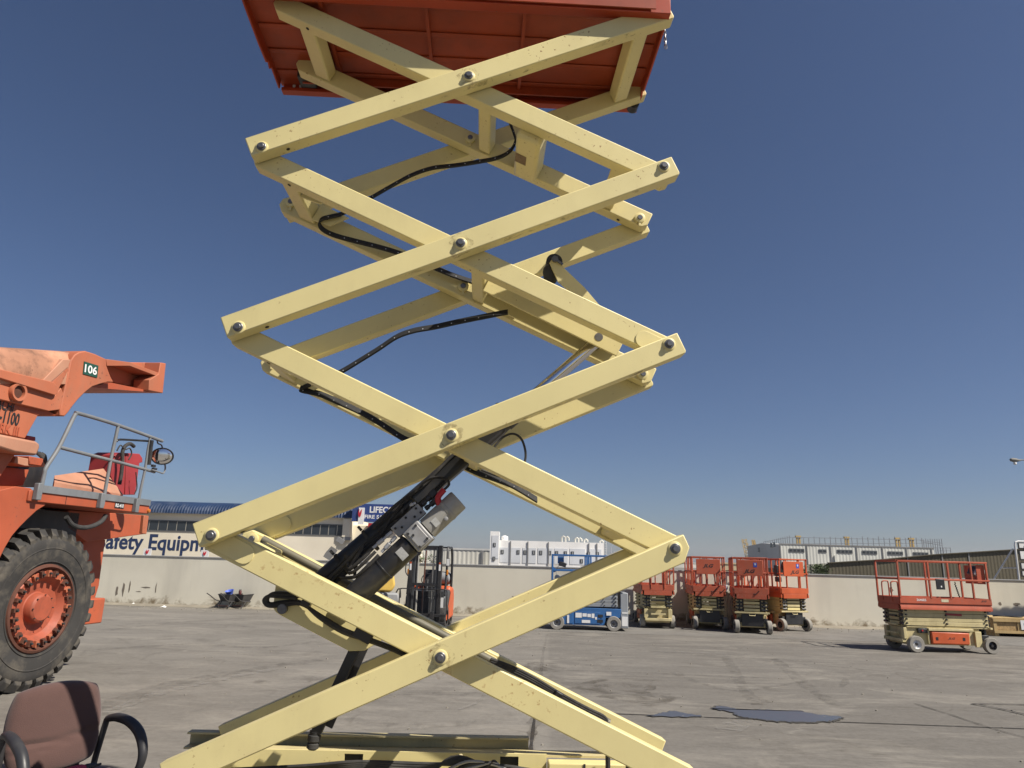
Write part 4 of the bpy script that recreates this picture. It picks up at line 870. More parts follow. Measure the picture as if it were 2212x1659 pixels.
# scuffed grime along the undersides of the near outer arms
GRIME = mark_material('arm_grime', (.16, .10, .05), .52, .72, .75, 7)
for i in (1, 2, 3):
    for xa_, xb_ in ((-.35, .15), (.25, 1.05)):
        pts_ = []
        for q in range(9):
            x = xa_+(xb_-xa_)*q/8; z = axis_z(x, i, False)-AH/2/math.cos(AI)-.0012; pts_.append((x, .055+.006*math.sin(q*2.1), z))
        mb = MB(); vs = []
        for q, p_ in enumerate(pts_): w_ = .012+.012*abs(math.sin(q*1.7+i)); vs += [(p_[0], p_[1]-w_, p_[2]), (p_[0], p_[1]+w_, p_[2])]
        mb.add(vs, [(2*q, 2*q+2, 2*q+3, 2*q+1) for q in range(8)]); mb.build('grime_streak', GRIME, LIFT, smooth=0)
tw = MB().lathe([(.10, -.07), (.19, -.07), (.20, -.06), (.20, .06), (.19, .07), (.10, .07)], (0, 0, .2), (0, 1, 0), 28, False).mesh('tyre', MT['lift_tyre'])
rw = MB().lathe([(.0, -.06), (.04, -.065), (.1, -.03), (.11, -.06), (.115, -.071)], (0, 0, .2), (0, 1, 0), 20, False).mesh('rim', MT['cream_old'])
for x in (-1.0, 1.0):
    for y in (-.02, .90):
        o = put(tw, 'wheel', LIFT, (x, y, 0)); put(rw, 'rim', o)
for x in (-1.0, 1.0):
    mb = MB(); mb.cyl((x, -.0, .2), (x, .88, .2), .045, n=14); mb.bx(x-.1, x+.1, .2, .7, .2, .27); mb.build('axle', MT['black'], LIFT)
for sx in (-1, 1):
    for yy in (.075, .84):
        mb = MB(); mb.bx(sx*WW-.09, sx*WW+.09, yy-.06, yy+.06, .40, .735); mb.build('pivot_post', MT['cream_old'], LIFT, bevel=.008)
# ------------------------------------------------ platform
OR = MT['orange']; x0, x1, y0, y1, zb, zd = -1.47, 1.262, -.02, 1.0, 5.286, 5.365
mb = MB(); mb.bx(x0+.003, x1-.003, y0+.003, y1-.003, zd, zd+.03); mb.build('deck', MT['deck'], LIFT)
mb = MB(); mb.prism([(x0, y0, zb), (x0, y0, zb+.22), (x0, y0+.02, zb+.22), (x0, y0+.02, zb+.03), (x0, y0+.07, zb+.03), (x0, y0+.07, zb)], (x1-x0, 0, 0)); mb.build('near_skirt', OR, LIFT, bevel=.004)
mb = MB(); mb.prism([(x0+.02, y1, zb), (x0+.02, y1, zb+.22), (x0+.02, y1-.02, zb+.22), (x0+.02, y1-.02, zb+.03), (x0+.02, y1-.06, zb+.03), (x0+.02, y1-.06, zb)], (x1-x0-.02, 0, 0)); FS_ = mb.build('far_skirt', OR, LIFT, bevel=.004)
prof = [(y0+.075, zb+.03), (y0+.25, zb+.01), (.45, zb-.01), (.62, zb-.015), (.64, zb+.02), (.70, zb-.005), (.72, zb+.03), (y1-.065, zb+.01)]
mb = MB(); mb.prism([(x0, a_, c_) for a_, c_ in prof]+[(x0, y1-.065, zb+.2), (x0, y0+.075, zb+.2)], (.012, 0, 0)); mb.build('end_skirt', OR, LIFT)
prof = [(y0+.075, zb+.02), (y0+.3, zb+.0), (.50, zb-.01), (.72, zb-.015), (.75, zb+.02), (.80, zb-.005), (y1-.065, zb+.01)]
mb = MB(); mb.prism([(x1-.012, a_, c_) for a_, c_ in prof]+[(x1-.012, y1-.065, zb+.2), (x1-.012, y0+.075, zb+.2)], (.012, 0, 0)); mb.build('end_skirt', OR, LIFT)
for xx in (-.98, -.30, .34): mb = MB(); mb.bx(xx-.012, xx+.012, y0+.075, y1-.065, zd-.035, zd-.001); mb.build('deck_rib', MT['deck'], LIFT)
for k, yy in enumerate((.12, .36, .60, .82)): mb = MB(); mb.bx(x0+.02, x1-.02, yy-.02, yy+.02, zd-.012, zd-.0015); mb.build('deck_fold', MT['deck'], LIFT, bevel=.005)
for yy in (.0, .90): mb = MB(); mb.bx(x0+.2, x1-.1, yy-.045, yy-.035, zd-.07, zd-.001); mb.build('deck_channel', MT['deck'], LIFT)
oval = MB().lathe([(.0, -.002), (.014, -.002), (.014, .002)], (0, 0, 0), (0, 1, 0), 12, False).mesh('slot_hole', MT['white_plain'])
for dx in (.10, .15): o = put(oval, 'slot_hole', FS_, (x0+dx, y1-.0215, zb+.07)); o.scale = (.8, 1, 1.3)
# pivots that carry the platform
for yy in (.173, .742): mb = MB(); mb.cyl((-WW+.03, yy, zk(7)-.02), (-WW+.03, yy, zd-.001), .034, n=18); mb.build('platform_pivot', CR, LIFT)
for yy in (.06, .86):
    mb = MB(); mb.bx(WW-.09, WW+.045, yy-.045, yy+.03, zk(7)+.0, zd-.001); mb.build('slide_pad', MT['black'], LIFT, bevel=.006)
for yy in (.905,): mb = MB(); mb.cyl((WW+.02, yy-.02, zk(7)-.06), (WW+.02, yy+.05, zk(7)-.06), .04, n=18); mb.build('slide_roller', MT['black'], LIFT)
mb = MB(); mb.bx(-1.30, -1.18, .80, .93, zb+.02, zd-.001); mb.build('slide_pad', MT['black'], LIFT, bevel=.006)
# hanging chain
t_ = []
for k in range(9):
    mb = MB(); n = 12; L_, R_ = .010, .0085
    pts = [(R_*math.cos(2*math.pi*i/n), 0, R_*math.sin(2*math.pi*i/n)+(L_ if math.sin(2*math.pi*i/n) > 0 else -L_)) for i in range(n)]
    if k == 0: cm = MB().tube(pts, .0032, 6, closed=True).mesh('chain_link', MT['steel'])
    top = LP(1434, 42, .31); o = put(cm, 'chain_link', LIFT, (top.x+.003*k*.3, .31, top.z-.004-k*.027)); o.rotation_euler = (0, 0, (math.pi/2 if k % 2 else .2))
# ================================================================== DUMP TRUCK
TAZ = math.radians(7.5); TG = ground(75, 1490); TR = Matrix.Rotation(-TAZ, 3, 'Z'); TRI = Matrix.Rotation(TAZ, 3, 'Z'); TNX = TR @ V((1, 0, 0))
def TP(u, v, x=0):
    """point seen at (u, v) on the truck's side plane x (0 = outer tyre face), in truck coordinates (x out, y forward, z up)"""
    return TRI @ (on_plane(u, v, TG+TNX*x, TNX)-TG)
c5 = lambda x, y: (x*.26447, 713.2+y*.26447)
k6 = lambda x, y: (x/2.690, (1900+y/1.4757)/1.8228)
def T5(x, y, off=0): return TP(*c5(x, y), off)
def T6(x, y, off=0): return TP(*k6(x, y), off)
TK = thing('dump_truck', 'faded orange mining dump truck with grey deck railing and huge tyre', 'dump truck', TG, -TAZ)
TO, TD, TRD, TBD, GRL = MT['truck'], MT['truck_dust'], MT['truck_red'], MT['truck_bed'], MT['grey_rail']
def plate(name, pts, x, th, mat, parent=None, conv=T5, bevel=.01, label=None):
    """traced outline on the side plane x, going th metres inwards"""
    mb = MB(); P = [conv(a, b_, x) for a, b_ in pts]; mb.prism([(x, p.y, p.z) for p in P], (-th, 0, 0)); return mb.build(name, mat, parent or TK, bevel=bevel, label=label)
# wheel -------------------------------------------------------------
HY, HZ, RT = -.12, 1.07, 1.07
mb = MB(); mb.lathe([(.56, -.55), (.80, -.60), (.95, -.57), (.99, -.50), (.99, -.30), (.99, -.10), (.965, -.035), (.93, -.005), (.86, .0), (.80, .004), (.74, -.002), (.64, -.006), (.595, -.02), (.585, -.05)], (0, HY, HZ), (1, 0, 0), 72, False)
WHL = mb.build('wheel', MT['tyre'], TK, smooth=50)
mb = MB(); mb.lathe([(.80, .004), (.806, .011), (.815, .011), (.82, .004)], (0, HY, HZ), (1, 0, 0), 72, False); mb.build('sidewall_ring', MT['tyre'], WHL)
mb = MB(); mb.lathe([(.62, -.006), (.626, .004), (.635, .004), (.64, -.004)], (0, HY, HZ), (1, 0, 0), 64, False); mb.build('sidewall_ring', MT['tyre'], WHL)
lug = MB(); lug.add([(-.015, -.062, -.10), (-.015, .062, -.10), (-.33, .115, .0), (-.33, -.01, .0), (-.055, -.050, .062), (-.055, .050, .062), (-.33, .100, .066), (-.33, .005, .066), (-.005, -.058, -.03), (-.005, .058, -.03)],
                 [(0, 8, 9, 1), (8, 4, 5, 9), (4, 7, 6, 5), (0, 3, 7, 4, 8), (1, 9, 5, 6, 2), (3, 2, 6, 7), (0, 1, 2, 3)])
lm = lug.mesh('tread_lug', MT['tyre'], 0)
NL = 32
for i in range(NL):
    a = 2*math.pi*i/NL
    for side in (0, 1):
        aa = a+(math.pi/NL if side else 0); M = Matrix.Rotation(aa, 4, 'X') @ Matrix.Translation((0, 0, 1.015)); 
        if side: M = Matrix.Translation((-.60, 0, 0)) @ M @ Matrix.Scale(-1, 4, (1, 0, 0))
        o = put(lm, 'tread_lug', WHL); o.matrix_local = Matrix.Translation((0, HY, HZ)) @ M
RUST = paint('rusty_rim', (.10, .035, .02), .7, .6, (.03, .015, .01), 8, streak=False)
mb = MB(); mb.lathe([(.60, -.03), (.585, .0), (.555, .01), (.545, -.01), (.53, -.05), (.50, -.09), (.46, -.10)], (0, HY, HZ), (1, 0, 0), 64, False); RIM = mb.build('rim', RUST, WHL)
mb = MB(); mb.lathe([(.52, -.06), (.49, -.03), (.43, -.03), (.41, -.05), (.36, -.11), (.22, -.13), (.205, -.12), (.195, -.03), (.18, -.01), (.165, -.005), (.16, .0), (.0, .002)], (0, HY, HZ), (1, 0, 0), 56, False); HUB = mb.build('hub', paint('grimy_hub', (.34, .075, .036), .6, .8, (.13, .05, .03), 7, streak=False), WHL, smooth=40)
cl = MB(); cl.box((-.01, 0, 0), (.05, .05, .085)); clm = cl.mesh('rim_clamp', RUST); nb = MB().cyl((.01, 0, 0), (.045, 0, 0), .017, n=6).mesh('clamp_nut', MT['rubber'])
clo = MB().box((-.012, 0, 0), (.05, .05, .085)).mesh('rim_clamp', MT['truck'])
for i in range(24):
    a = 2*math.pi*i/24; q = Matrix.Translation((0, HY, HZ)) @ Matrix.Rotation(a, 4, 'X') @ Matrix.Translation((0, 0, .468))
    o = put(clm if i % 2 or (3 < i < 11) else clo, 'rim_clamp', HUB); o.matrix_local = q; put(nb, 'clamp_nut', HUB).matrix_local = q
for i in range(8):
    a = 2*math.pi*i/8; q = Matrix.Translation((-.008, HY, HZ)) @ Matrix.Rotation(a, 4, 'X') @ Matrix.Translation((0, 0, .178)); put(nb, 'hub_bolt', HUB).matrix_local = q @ Matrix.Scale(.5, 4)
# fender, deck -------------------------------------------------------
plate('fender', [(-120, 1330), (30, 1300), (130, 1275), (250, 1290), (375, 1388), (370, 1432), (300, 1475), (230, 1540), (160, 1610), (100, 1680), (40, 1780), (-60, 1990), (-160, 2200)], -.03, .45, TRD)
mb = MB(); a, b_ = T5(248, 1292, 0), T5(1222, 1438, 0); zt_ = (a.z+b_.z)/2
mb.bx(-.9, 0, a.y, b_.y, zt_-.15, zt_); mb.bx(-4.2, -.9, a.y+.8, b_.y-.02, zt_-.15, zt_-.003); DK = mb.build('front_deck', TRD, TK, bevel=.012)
mb = MB(); c = T5(540, 1390, .003); mb.bx(.0, .003, c.y-.004, c.y+.004, zt_-.14, zt_-.01); mb.build('deck_seam', MT['decal'], DK)
mb = MB(); a2, b2 = T5(352, 1280, .012), T5(1228, 1410, .012); mb.bx(.004, .02, a2.y, b2.y, zt_-.015, zt_+.085); mb.build('kick_plate', GRL, DK)
mb = MB(); c = T5(977, 1433, .006); mb.bx(.0, .006, c.y-.11, c.y+.11, c.z-.045, c.z+.045); NP = mb.build('number_plate', MT['decal'], DK)
text('RD-410', 'lettering', MT['white_plain'], NP, (.0075, c.y, c.z), (0, 1, 0), (0, 0, 1), w=.19, h=.055, offset=.02)
mb = MB(); c = T5(1203, 1475, -.02); mb.lathe([(.0, .05), (.03, .045), (.04, .02), (.045, -.02)], (-.02, c.y, c.z), (1, 0, 0), 14, False); mb.build('marker_lamp', plain('amber_lens', (.42, .13, .02), .35), DK)
# shaded structure below the deck
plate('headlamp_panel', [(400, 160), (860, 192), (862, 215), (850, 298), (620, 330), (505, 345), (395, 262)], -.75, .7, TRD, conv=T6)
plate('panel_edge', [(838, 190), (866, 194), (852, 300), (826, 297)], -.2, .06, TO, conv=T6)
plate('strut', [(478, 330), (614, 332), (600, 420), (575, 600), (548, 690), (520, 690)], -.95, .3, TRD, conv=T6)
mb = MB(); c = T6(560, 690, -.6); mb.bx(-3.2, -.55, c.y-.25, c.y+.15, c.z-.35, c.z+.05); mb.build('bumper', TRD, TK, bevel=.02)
mb = MB(); mb.tube(spline([T6(q[0], q[1], -.1) for q in ((385, 200), (420, 245), (480, 262), (540, 252), (590, 225), (615, 190))], 6), .035, 10); mb.build('air_hose', MT['rubber'], TK)
mb = MB(); mb.bx(-3.4, -.75, -1.3, 1.2, .9, zt_-.2); mb.build('engine_bay', MT['black'], TK)
mb = MB(); mb.bx(-3.6, -1.0, -7.5, -1.3, .9, 1.9); mb.build('chassis_frame', TRD, TK, bevel=.03)
mb = MB(); mb.cyl((-3.6, HY, HZ), (-.5, HY, HZ), .22, n=20); mb.build('front_axle', MT['black'], TK)
for xx, yy in ((-3.6, HY), (-.05, -4.6), (-3.7, -4.6)):
    mb = MB(); mb.lathe([(.5, -.6), (.97, -.57), (1.06, -.50), (1.06, -.1), (.985, -.035), (.8, .0), (.6, -.01), (.5, -.1), (.1, -.15)], (xx if xx > -1 else xx, yy, HZ), (1, 0, 0), 40); mb.build('wheel', MT['tyre'], TK)
mb = MB(); mb.cyl((-3.4, -4.6, HZ), (-.4, -4.6, HZ), .3, n=20); mb.build('rear_axle', MT['black'], TK)
# railing -------------------------------------------------------------
def rail(name, pts, r=.026, n=5, off=.05, mat=None):
    mb = MB(); mb.tube(spline([T5(a, b_, off) for a, b_ in pts], n), r, 10); return mb.build(name, mat or GRL, TK)
rail('handrail', [(322, 1350), (360, 1180), (378, 1120), (480, 960), (600, 715), (622, 686), (650, 682), (960, 775), (1325, 906)], .028)
rail('rail_post', [(965, 785), (940, 900), (900, 1080), (838, 1432)], .026, 2)
rail('rail_post', [(1226, 880), (1205, 1000), (1185, 1140), (1150, 1300), (1118, 1480)], .022, 2)
rail('mid_rail', [(482, 955), (700, 1012), (900, 1062), (1160, 1130), (1262, 1158)], .026, 2)
rail('mirror_rail', [(952, 912), (962, 898), (1010, 894), (1210, 906)], .018, 4, mat=MT['black'])
for x, y in ((318, 1310), (832, 1385), (1118, 1425)):
    c = T5(x, y, .05); mb = MB(); mb.bx(.0, .075, c.y-.045, c.y+.045, c.z-.13, c.z+.10); mb.build('post_bracket', GRL, TK, bevel=.01)
# mirror
mb = MB(); mb.tube([T5(1240, 900, .08), T5(1232, 950, .08), T5(1215, 1100, .08)], .034, 8); MR = mb.build('mirror_bracket', MT['black'], TK)
mb = MB(); mb.tube(spline([T5(a, b_, .1) for a, b_ in ((1285, 900), (1290, 925), (1318, 938), (1328, 970))], 4), .012, 8); mb.build('mirror_arm', MT['black'], MR)
mb = MB(); mb.tube(spline([T5(a, b_, .1) for a, b_ in ((1345, 1085), (1350, 1130), (1335, 1168), (1300, 1160), (1240, 1140))], 4), .014, 8); mb.build('mirror_arm', GRL, MR)
c = T5(1325, 1030, .1); d = V((.45, -.85, -.12)).normalized(); uu = d.cross(V((0, 0, 1))).normalized(); vv = uu.cross(d)
def disc(r, h0, dep, kx, kz):
    vs = []; n = 28
    for k in range(len(r)): vs += [c+d*dep[k]+(uu*math.cos(2*math.pi*i/n)*kx+vv*math.sin(2*math.pi*i/n)*kz)*r[k] for i in range(n)]
    mb = MB(); mb.add(vs, [(k*n+i, k*n+(i+1) % n, (k+1)*n+(i+1) % n, (k+1)*n+i) for k in range(len(r)-1) for i in range(n)]+[tuple((len(r)-1)*n+i for i in range(n)), tuple(range(n-1, -1, -1))]); return mb
disc([.3, .8, 1, 1.0, .93], 0, [-.08, -.06, -.02, .012, .012], .185, .15).build('mirror_housing', MT['black'], MR)
disc([.93, .80, .5, .1], 0, [.006, .016, .026, .03], .185, .15).build('mirror_glass', plain('mirror', (.8, .8, .8), .03, 1), MR)
mb = MB(); c2_ = T5(1250, 1108, .08); mb.bx(.06, .1, c2_.y-.03, c2_.y+.05, c2_.z-.02, c2_.z+.02); mb.bx(.06, .1, c2_.y, c2_.y+.1, c2_.z-.06, c2_.z-.03); mb.build('bracket_clip', MT['black'], MR)
# air cleaner and wedge cover on the deck
plate('air_cleaner', [(935, 1020), (985, 1000), (1140, 1010), (1165, 1045), (1165, 1080), (1140, 1085), (1105, 1345), (960, 1345), (905, 1190)], -.75, .45, MT['red'])
plate('air_cleaner_rib', [(1035, 1010), (1060, 1010), (1055, 1150), (1075, 1165), (1040, 1345), (1020, 1345)], -.735, .014, MT['red'])
mb = MB(); mb.tube(spline([T5(a, b_, -.62) for a, b_ in ((975, 1260), (990, 1180), (1000, 1080), (1000, 1000), (1020, 950), (1060, 928), (1095, 950))], 6), .032, 10); mb.build('intake_hose', MT['rubber'], TK)
mb = MB(); mb.tube(spline([T5(a, b_, -.6) for a, b_ in ((955, 985), (985, 940), (1020, 975), (1060, 965), (1075, 1010), (1050, 1060))], 5), .012, 6); mb.build('wiring', MT['rubber'], TK)
mb = MB(); mb.tube(spline([T5(a, b_, -.6) for a, b_ in ((1100, 1335), (1118, 1290), (1115, 1220), (1110, 1160))], 5), .01, 6); mb.build('wiring', MT['rubber'], TK)
p = [T5(*q) for q in ((445, 1188, -.45), (845, 1130, -.75), (1005, 1342, -.45), (700, 1290, -.2), (445, 1240, -.2))]
mb = MB(); lowz = zt_+.01
vs = list(p)+[V((q.x, q.y, lowz)) for q in p]
mb.add(vs, [(4, 3, 2, 1, 0), (0, 1, 6, 5), (1, 2, 7, 6), (2, 3, 8, 7), (3, 4, 9, 8), (4, 0, 5, 9)]); mb.build('wedge_cover', TD, TK, smooth=0)
# dump body ------------------------------------------------------------
plate('body_front_plate', [(580, 245), (612, 200), (650, 178), (700, 170), (780, 195), (868, 236), (872, 292), (905, 380), (930, 425), (880, 425), (820, 440), (755, 462), (700, 505), (640, 565), (595, 620), (560, 670), (528, 706), (488, 698), (495, 640), (520, 520), (550, 390)], -.05, .5, TO, bevel=.015)
plate('visor_web', [(866, 240), (1062, 262), (1325, 266), (1300, 480), (1220, 490), (930, 428), (872, 292)], -.42, .10, MT['truck'])
plate('visor_end', [(1312, 264), (1356, 271), (1331, 515), (1214, 491), (1222, 405), (1296, 358)], -.05, .30, TO)
plate('visor_rib', [(868, 236), (1062, 262), (1302, 350), (1292, 380), (1060, 292), (874, 292)], -.06, .36, TO, bevel=.006)
mb = MB(); P = [T5(*q, -.1) for q in ((755, 462), (930, 428), (1220, 490), (1330, 514), (1180, 500), (900, 478))]; mb.prism([(-.15, q.y, q.z) for q in P], (-3.2, 0, 0)); mb.build('visor_floor', MT['truck_red'], TK)
mb = MB(); q0, q1 = T5(880, 300, -.5), T5(1300, 330, -.5); mb.bx(-3.6, -.53, q0.y, q1.y, q0.z-.10, q0.z-.04); mb.build('visor_top', MT['truck_red'], TK)
# rolled top rail: rounded section running back
a, b_ = T5(640, 178, -.3), T5(-700, 85, -.3); top = a.z; rr = .36
mb = MB(); prof = [(-.05+0*rr, -.62), (-.03, -.45), (-.08, -.25), (-.2, -.09), (-.38, -.01), (-.6, .0), (-.62, -.62)]; P0 = [V((x, T5(560, 300, x).y, a.z+z)) for x, z in prof]
mb.prism(P0, (0, -6.5, -1.62)); mb.build('body_top_rail', TBD, TK, smooth=60)
plate('body_gusset', [(332, 430), (515, 238), (580, 240), (560, 300), (395, 448)], -.02, .1, TD)
plate('body_gusset', [(396, 448), (555, 300), (560, 330), (480, 482)], -.03, .08, TO)
mb = MB(); q = T5(560, 395, .0); mb.bx(-.5, .02, q.y-6.5, q.y-.1, q.z-.30, q.z-.13)
def long_part(name, pts, x, th, mat, back=6.0, **kw):
    """section that runs back along the body: right end traced, left end carried on behind the picture edge"""
    return plate(name, pts, x, th, mat, **kw)
long_part('body_side', [(-900, 130), (0, 318), (440, 425), (485, 480), (470, 520), (450, 532), (0, 392), (-900, 150)], .0, .5, TO)
long_part('body_side_lower', [(-900, 150), (0, 392), (450, 532), (500, 470), (520, 520), (490, 650), (400, 662), (0, 566), (-900, 360)], -.06, .5, TO)
long_part('body_floor_edge', [(-900, 360), (0, 566), (400, 662), (490, 700), (310, 694), (0, 606), (-900, 400)], -.12, 3.4, TRD)
c = T5(145, 505, -.04); mb = MB(); mb.lathe([(.085, -.02), (.09, .05), (.12, .055), (.13, .03), (.13, -.03)], (-.06, c.y, c.z), (1, 0, 0), 28, False); RG = mb.build('lifting_ring', TO, TK)
mb = MB(); mb.lathe([(.0, .0), (.088, .0), (.088, .01)], (-.05, c.y, c.z), (1, 0, 0), 24, False); mb.build('ring_bore', RUST, RG)
# 106 plate
NB = plate('number_board', [(690, 255), (805, 290), (795, 388), (680, 357)], -.038, .011, plain('green_board', (.015, .075, .052), .5), bevel=0)
p0_, p1_, p2_ = T5(680, 357, -.036), T5(795, 388, -.036), T5(690, 255, -.036); c = (p1_+p2_)/2
text('106', 'lettering', MT['white_plain'], NB, (-.035, c.y, c.z), (0, p1_.y-p0_.y, p1_.z-p0_.z), (0, p2_.y-p0_.y, p2_.z-p0_.z), w=(p1_-p0_).length*.86, h=(p2_-p0_).length*.66, offset=.02)
# tank with raised letters under the body
plate('hydraulic_tank', [(-900, 420), (0, 600), (312, 694), (205, 886), (0, 842), (-900, 640)], -.125, 1.2, TO)
plate('tank_step', [(-900, 660), (0, 848), (300, 908), (328, 928), (328, 960), (302, 1026), (120, 1000), (0, 962), (-900, 800)], .0, 1.0, TD, bevel=.03)
plate('frame_leg', [(-900, 800), (0, 962), (122, 1020), (60, 1110), (0, 1200), (-900, 1300)], -.25, .8, TO)
plate('battery_tray', [(130, 1030), (370, 1075), (378, 1112), (350, 1118), (200, 1110), (115, 1085)], -.35, .5, TD)
plate('battery_box', [(240, 1028), (355, 1050), (352, 1112), (240, 1095)], -.33, .4, TRD)
plate('step_box', [(215, 858), (292, 872), (292, 905), (222, 905)], -.5, .4, MT['red'])
plate('inner_box', [(150, 1090), (395, 1115), (350, 1285), (140, 1280)], -.9, .9, MT['black'])
plate('inner_panel', [(-200, 1130), (90, 1120), (240, 1140), (190, 1270), (-200, 1280)], -.7, .3, TRD)
for k in range(4):
    mb = MB(); mb.tube(spline([T5(280+20*k, 990+5*k, -.4), T5(320+15*k, 1020, -.38), T5(350+8*k, 1050, -.36), T5(380, 1085+8*k, -.34)], 4), .02, 7); mb.build('hydraulic_hose', MT['rubber'], TK)
def ttext(s, x_right, y_base, w, h, mat, off):
    vs, fs, X0, X1, Y0, Y1 = text_mesh(s, 0, .02); c = T5(x_right, y_base, off); o = text(s, 'lettering', mat, TK, (off, c.y-w, c.z), (0, 1, 0), (0, 0, 1), w=w, h=h, offset=.02, anchor='l'); return o
k_ = T5(105, 665, -.116).y-T5(5, 640, -.116).y
ttext('HITACHI', 106, 668, k_*2.25, .135, MT['decal'], -.116)
ttext('EH-1100', 150, 780, k_*2.45, .17, MT['decal'], -.116)
ttext('MARK III', 150, 862, k_*2.6, .12, MT['truck_red'], -.116)
# ================================================================== SCISSOR LIFTS PARKED BY THE WALL
def wheel(root, x, y, r, w, tyre, rim, z=None, rot=0):
    z = r if z is None else z; sgn = -1 if y < 0 else 1
    mb = MB(); mb.lathe([(r*.55, -w/2), (r*.94, -w/2), (r, -w*.38), (r, w*.38), (r*.94, w/2), (r*.58, w/2)], (0, 0, 0), (0, 1, 0), 28, False); t = mb.build('wheel', tyre, root); t.location = (x, y, z); t.rotation_euler = (0, 0, rot)
    mb = MB(); mb.lathe([(0, w*.3), (r*.16, w*.3), (r*.2, w*.18), (r*.42, w*.1), (r*.55, w*.42), (r*.585, w*.5)], (0, 0, 0), (0, sgn, 0), 22, False); mb.build('rim', rim, t)
    mb = MB(); mb.lathe([(0, w*.42), (r*.17, w*.42), (r*.2, w*.2)], (0, 0, 0), (0, sgn, 0), 12, False); mb.build('hub_cap', MT['black'], t)
    return t
def jlg(label, loc, rz, variant):
    """x = forward (control panel end), y = left, z = up"""
    R = thing('scissor_lift', label, 'scissor lift', loc, rz, 'orange and cream scissor lifts by the wall')
    CO, OL = MT['cream_old'], (MT['orange_lift'] if variant in 'E' else MT['orange_bright'] if variant == 'D' else MT['orange_lift'])
    mb = MB(); mb.prism([(-1.02, -.36, .17), (1.0, -.36, .17), (1.0, -.36, .30), (.84, -.36, .32), (.84, -.36, .56), (-1.02, -.36, .56)], (0, .72, 0)); CH = mb.build('chassis', CO, R, bevel=.012)
    mb = MB(); mb.bx(-.50, .62, -.47, .47, .50, .56); mb.bx(-1.0, 1.04, -.40, .40, .562, .60); mb.build('chassis_top', CO, R, bevel=.008)
    for sy in (-1, 1):
        mb = MB(); mb.prism([(-.44, sy*.361, .19), (.50, sy*.361, .19), (.52, sy*.361, .47), (-.44, sy*.361, .49)], (0, sy*.10, 0)); d = mb.build('battery_door', MT['orange_bright'], R, bevel=.03)
        text('JLG', 'logo', MT['decal'], d, (.05, sy*.4625, .33), (-sy, 0, 0), (0, 0, 1), w=.19, h=.06, shear=.35, offset=.03)
        mb = MB()
        for x in (-.31, .36): mb.bx(x-.03, x+.03, sy*.462, sy*.466, .29, .36)
        mb.build('door_latch', MT['black'], d)
        mb = MB(); mb.prism([(-.50, sy*.361, .20), (-.46, sy*.361, .20), (-.46, sy*.361, .5), (-.50, sy*.361, .5)], (0, sy*.06, 0)); mb.build('door_jamb', CO, R)
        mb = MB(); mb.bx(-.74, -.50, sy*.362, sy*.43, .44, .545); g = mb.build('ground_control', MT['black'], R, bevel=.01)
        mb = MB(); mb.cyl((-.64, sy*.43, .50), (-.64, sy*.45, .50), .018, n=10); mb.build('stop_button', plain('red_button', (.5, .02, .02), .4), g)
        mb = MB(); mb.bx(.68, .84, sy*.361, sy*.42, .14, .50); mb.build('side_plate', CO, R, bevel=.008)
        mb = MB(); mb.bx(.84, 1.02, sy*.30, sy*.42, .30, .42); mb.bx(.98, 1.10, sy*.36, sy*.40, .18, .34); mb.build('steer_knuckle', MT['black'], R, bevel=.01)
        wheel(R, -.85, sy*.45, .19, .13, MT['lift_tyre'], MT['white'], .19)
        wheel(R, 1.02, sy*.45, .185, .13, MT['lift_tyre'], MT['black'], .19, (0, .35, 0, .0)[0] if variant == 'E' else .12)
    mb = MB(); mb.bx(-1.14, -1.02, -.40, .40, .22, .30); mb.bx(-1.10, -1.02, -.42, -.30, .3, .56); mb.bx(-1.10, -1.02, .30, .42, .3, .56); mb.build('rear_bumper', CO, R, bevel=.01)
    mb = MB(); mb.bx(1.0, 1.05, -.30, .30, .20, .54); mb.build('front_panel', MT['black'], R)
    mb = MB(); mb.bx(1.04, 1.10, -.48, .48, .555, .60); mb.build('front_ledge', CO, R, bevel=.006)
    mb = MB(); mb.tube([(1.06, -.08, .56), (1.10, -.08, .50), (1.10, .08, .50), (1.06, .08, .56)], .012, 6); mb.build('tow_hook', CO, R)
    # folded arms
    zt0, dz = .655, .098; nt_ = 4
    for t in range(nt_):
        z = zt0+t*dz; tilt = .004 if t % 2 else -.004
        for sy in (-1, 1):
            for yy, s_ in ((.385, 1), (.295, -1)):
                mb = MB(); mb.bar((-1.06, sy*yy, z-s_*tilt), (1.06, sy*yy, z+s_*tilt),   .055, .095); mb.build('folded_arm', CO, R, bevel=.006, seg=1)
            pts = (-1.0, 0, 1.0)
            for x in pts: mb = MB(); mb.cyl((x, sy*.412, z+.01), (x, sy*.45, z+.01), .022, n=10); mb.build('arm_pin', MT['black'], R)
        for x in (-1.03, 1.03):
            mb = MB(); mb.bx(x-.02, x+.02, -.22, .22, z-.035, z+.035); mb.build('cross_bar', CO if (t % 2) else MT['cream'], R)
        for x in (-1.07, 1.07):
            for sy in (-1, 1): mb = MB(); mb.cyl((x, sy*.27, z), (x, sy*.41, z), .03, n=10); mb.build('pivot_sleeve', MT['black'], R)
    for x in (-1.035, 1.035):
        for sy in (-1, 1): mb = MB(); mb.bx(x-.01, x+.01, sy*.235, sy*.40, .60, 1.0); mb.build('end_shadow_plate', MT['black'], R)  # black plates standing in for the shade at the ends of the arm stack
    if variant == 'E':
        mb = MB(); mb.box((.20, -.4205, .885), (.40, .012, .05), Matrix.Rotation(.03, 3, 'Y')); mb.build('safety_arm', MT['red'], R)
    # platform
    zs0, zs1 = .985, 1.27
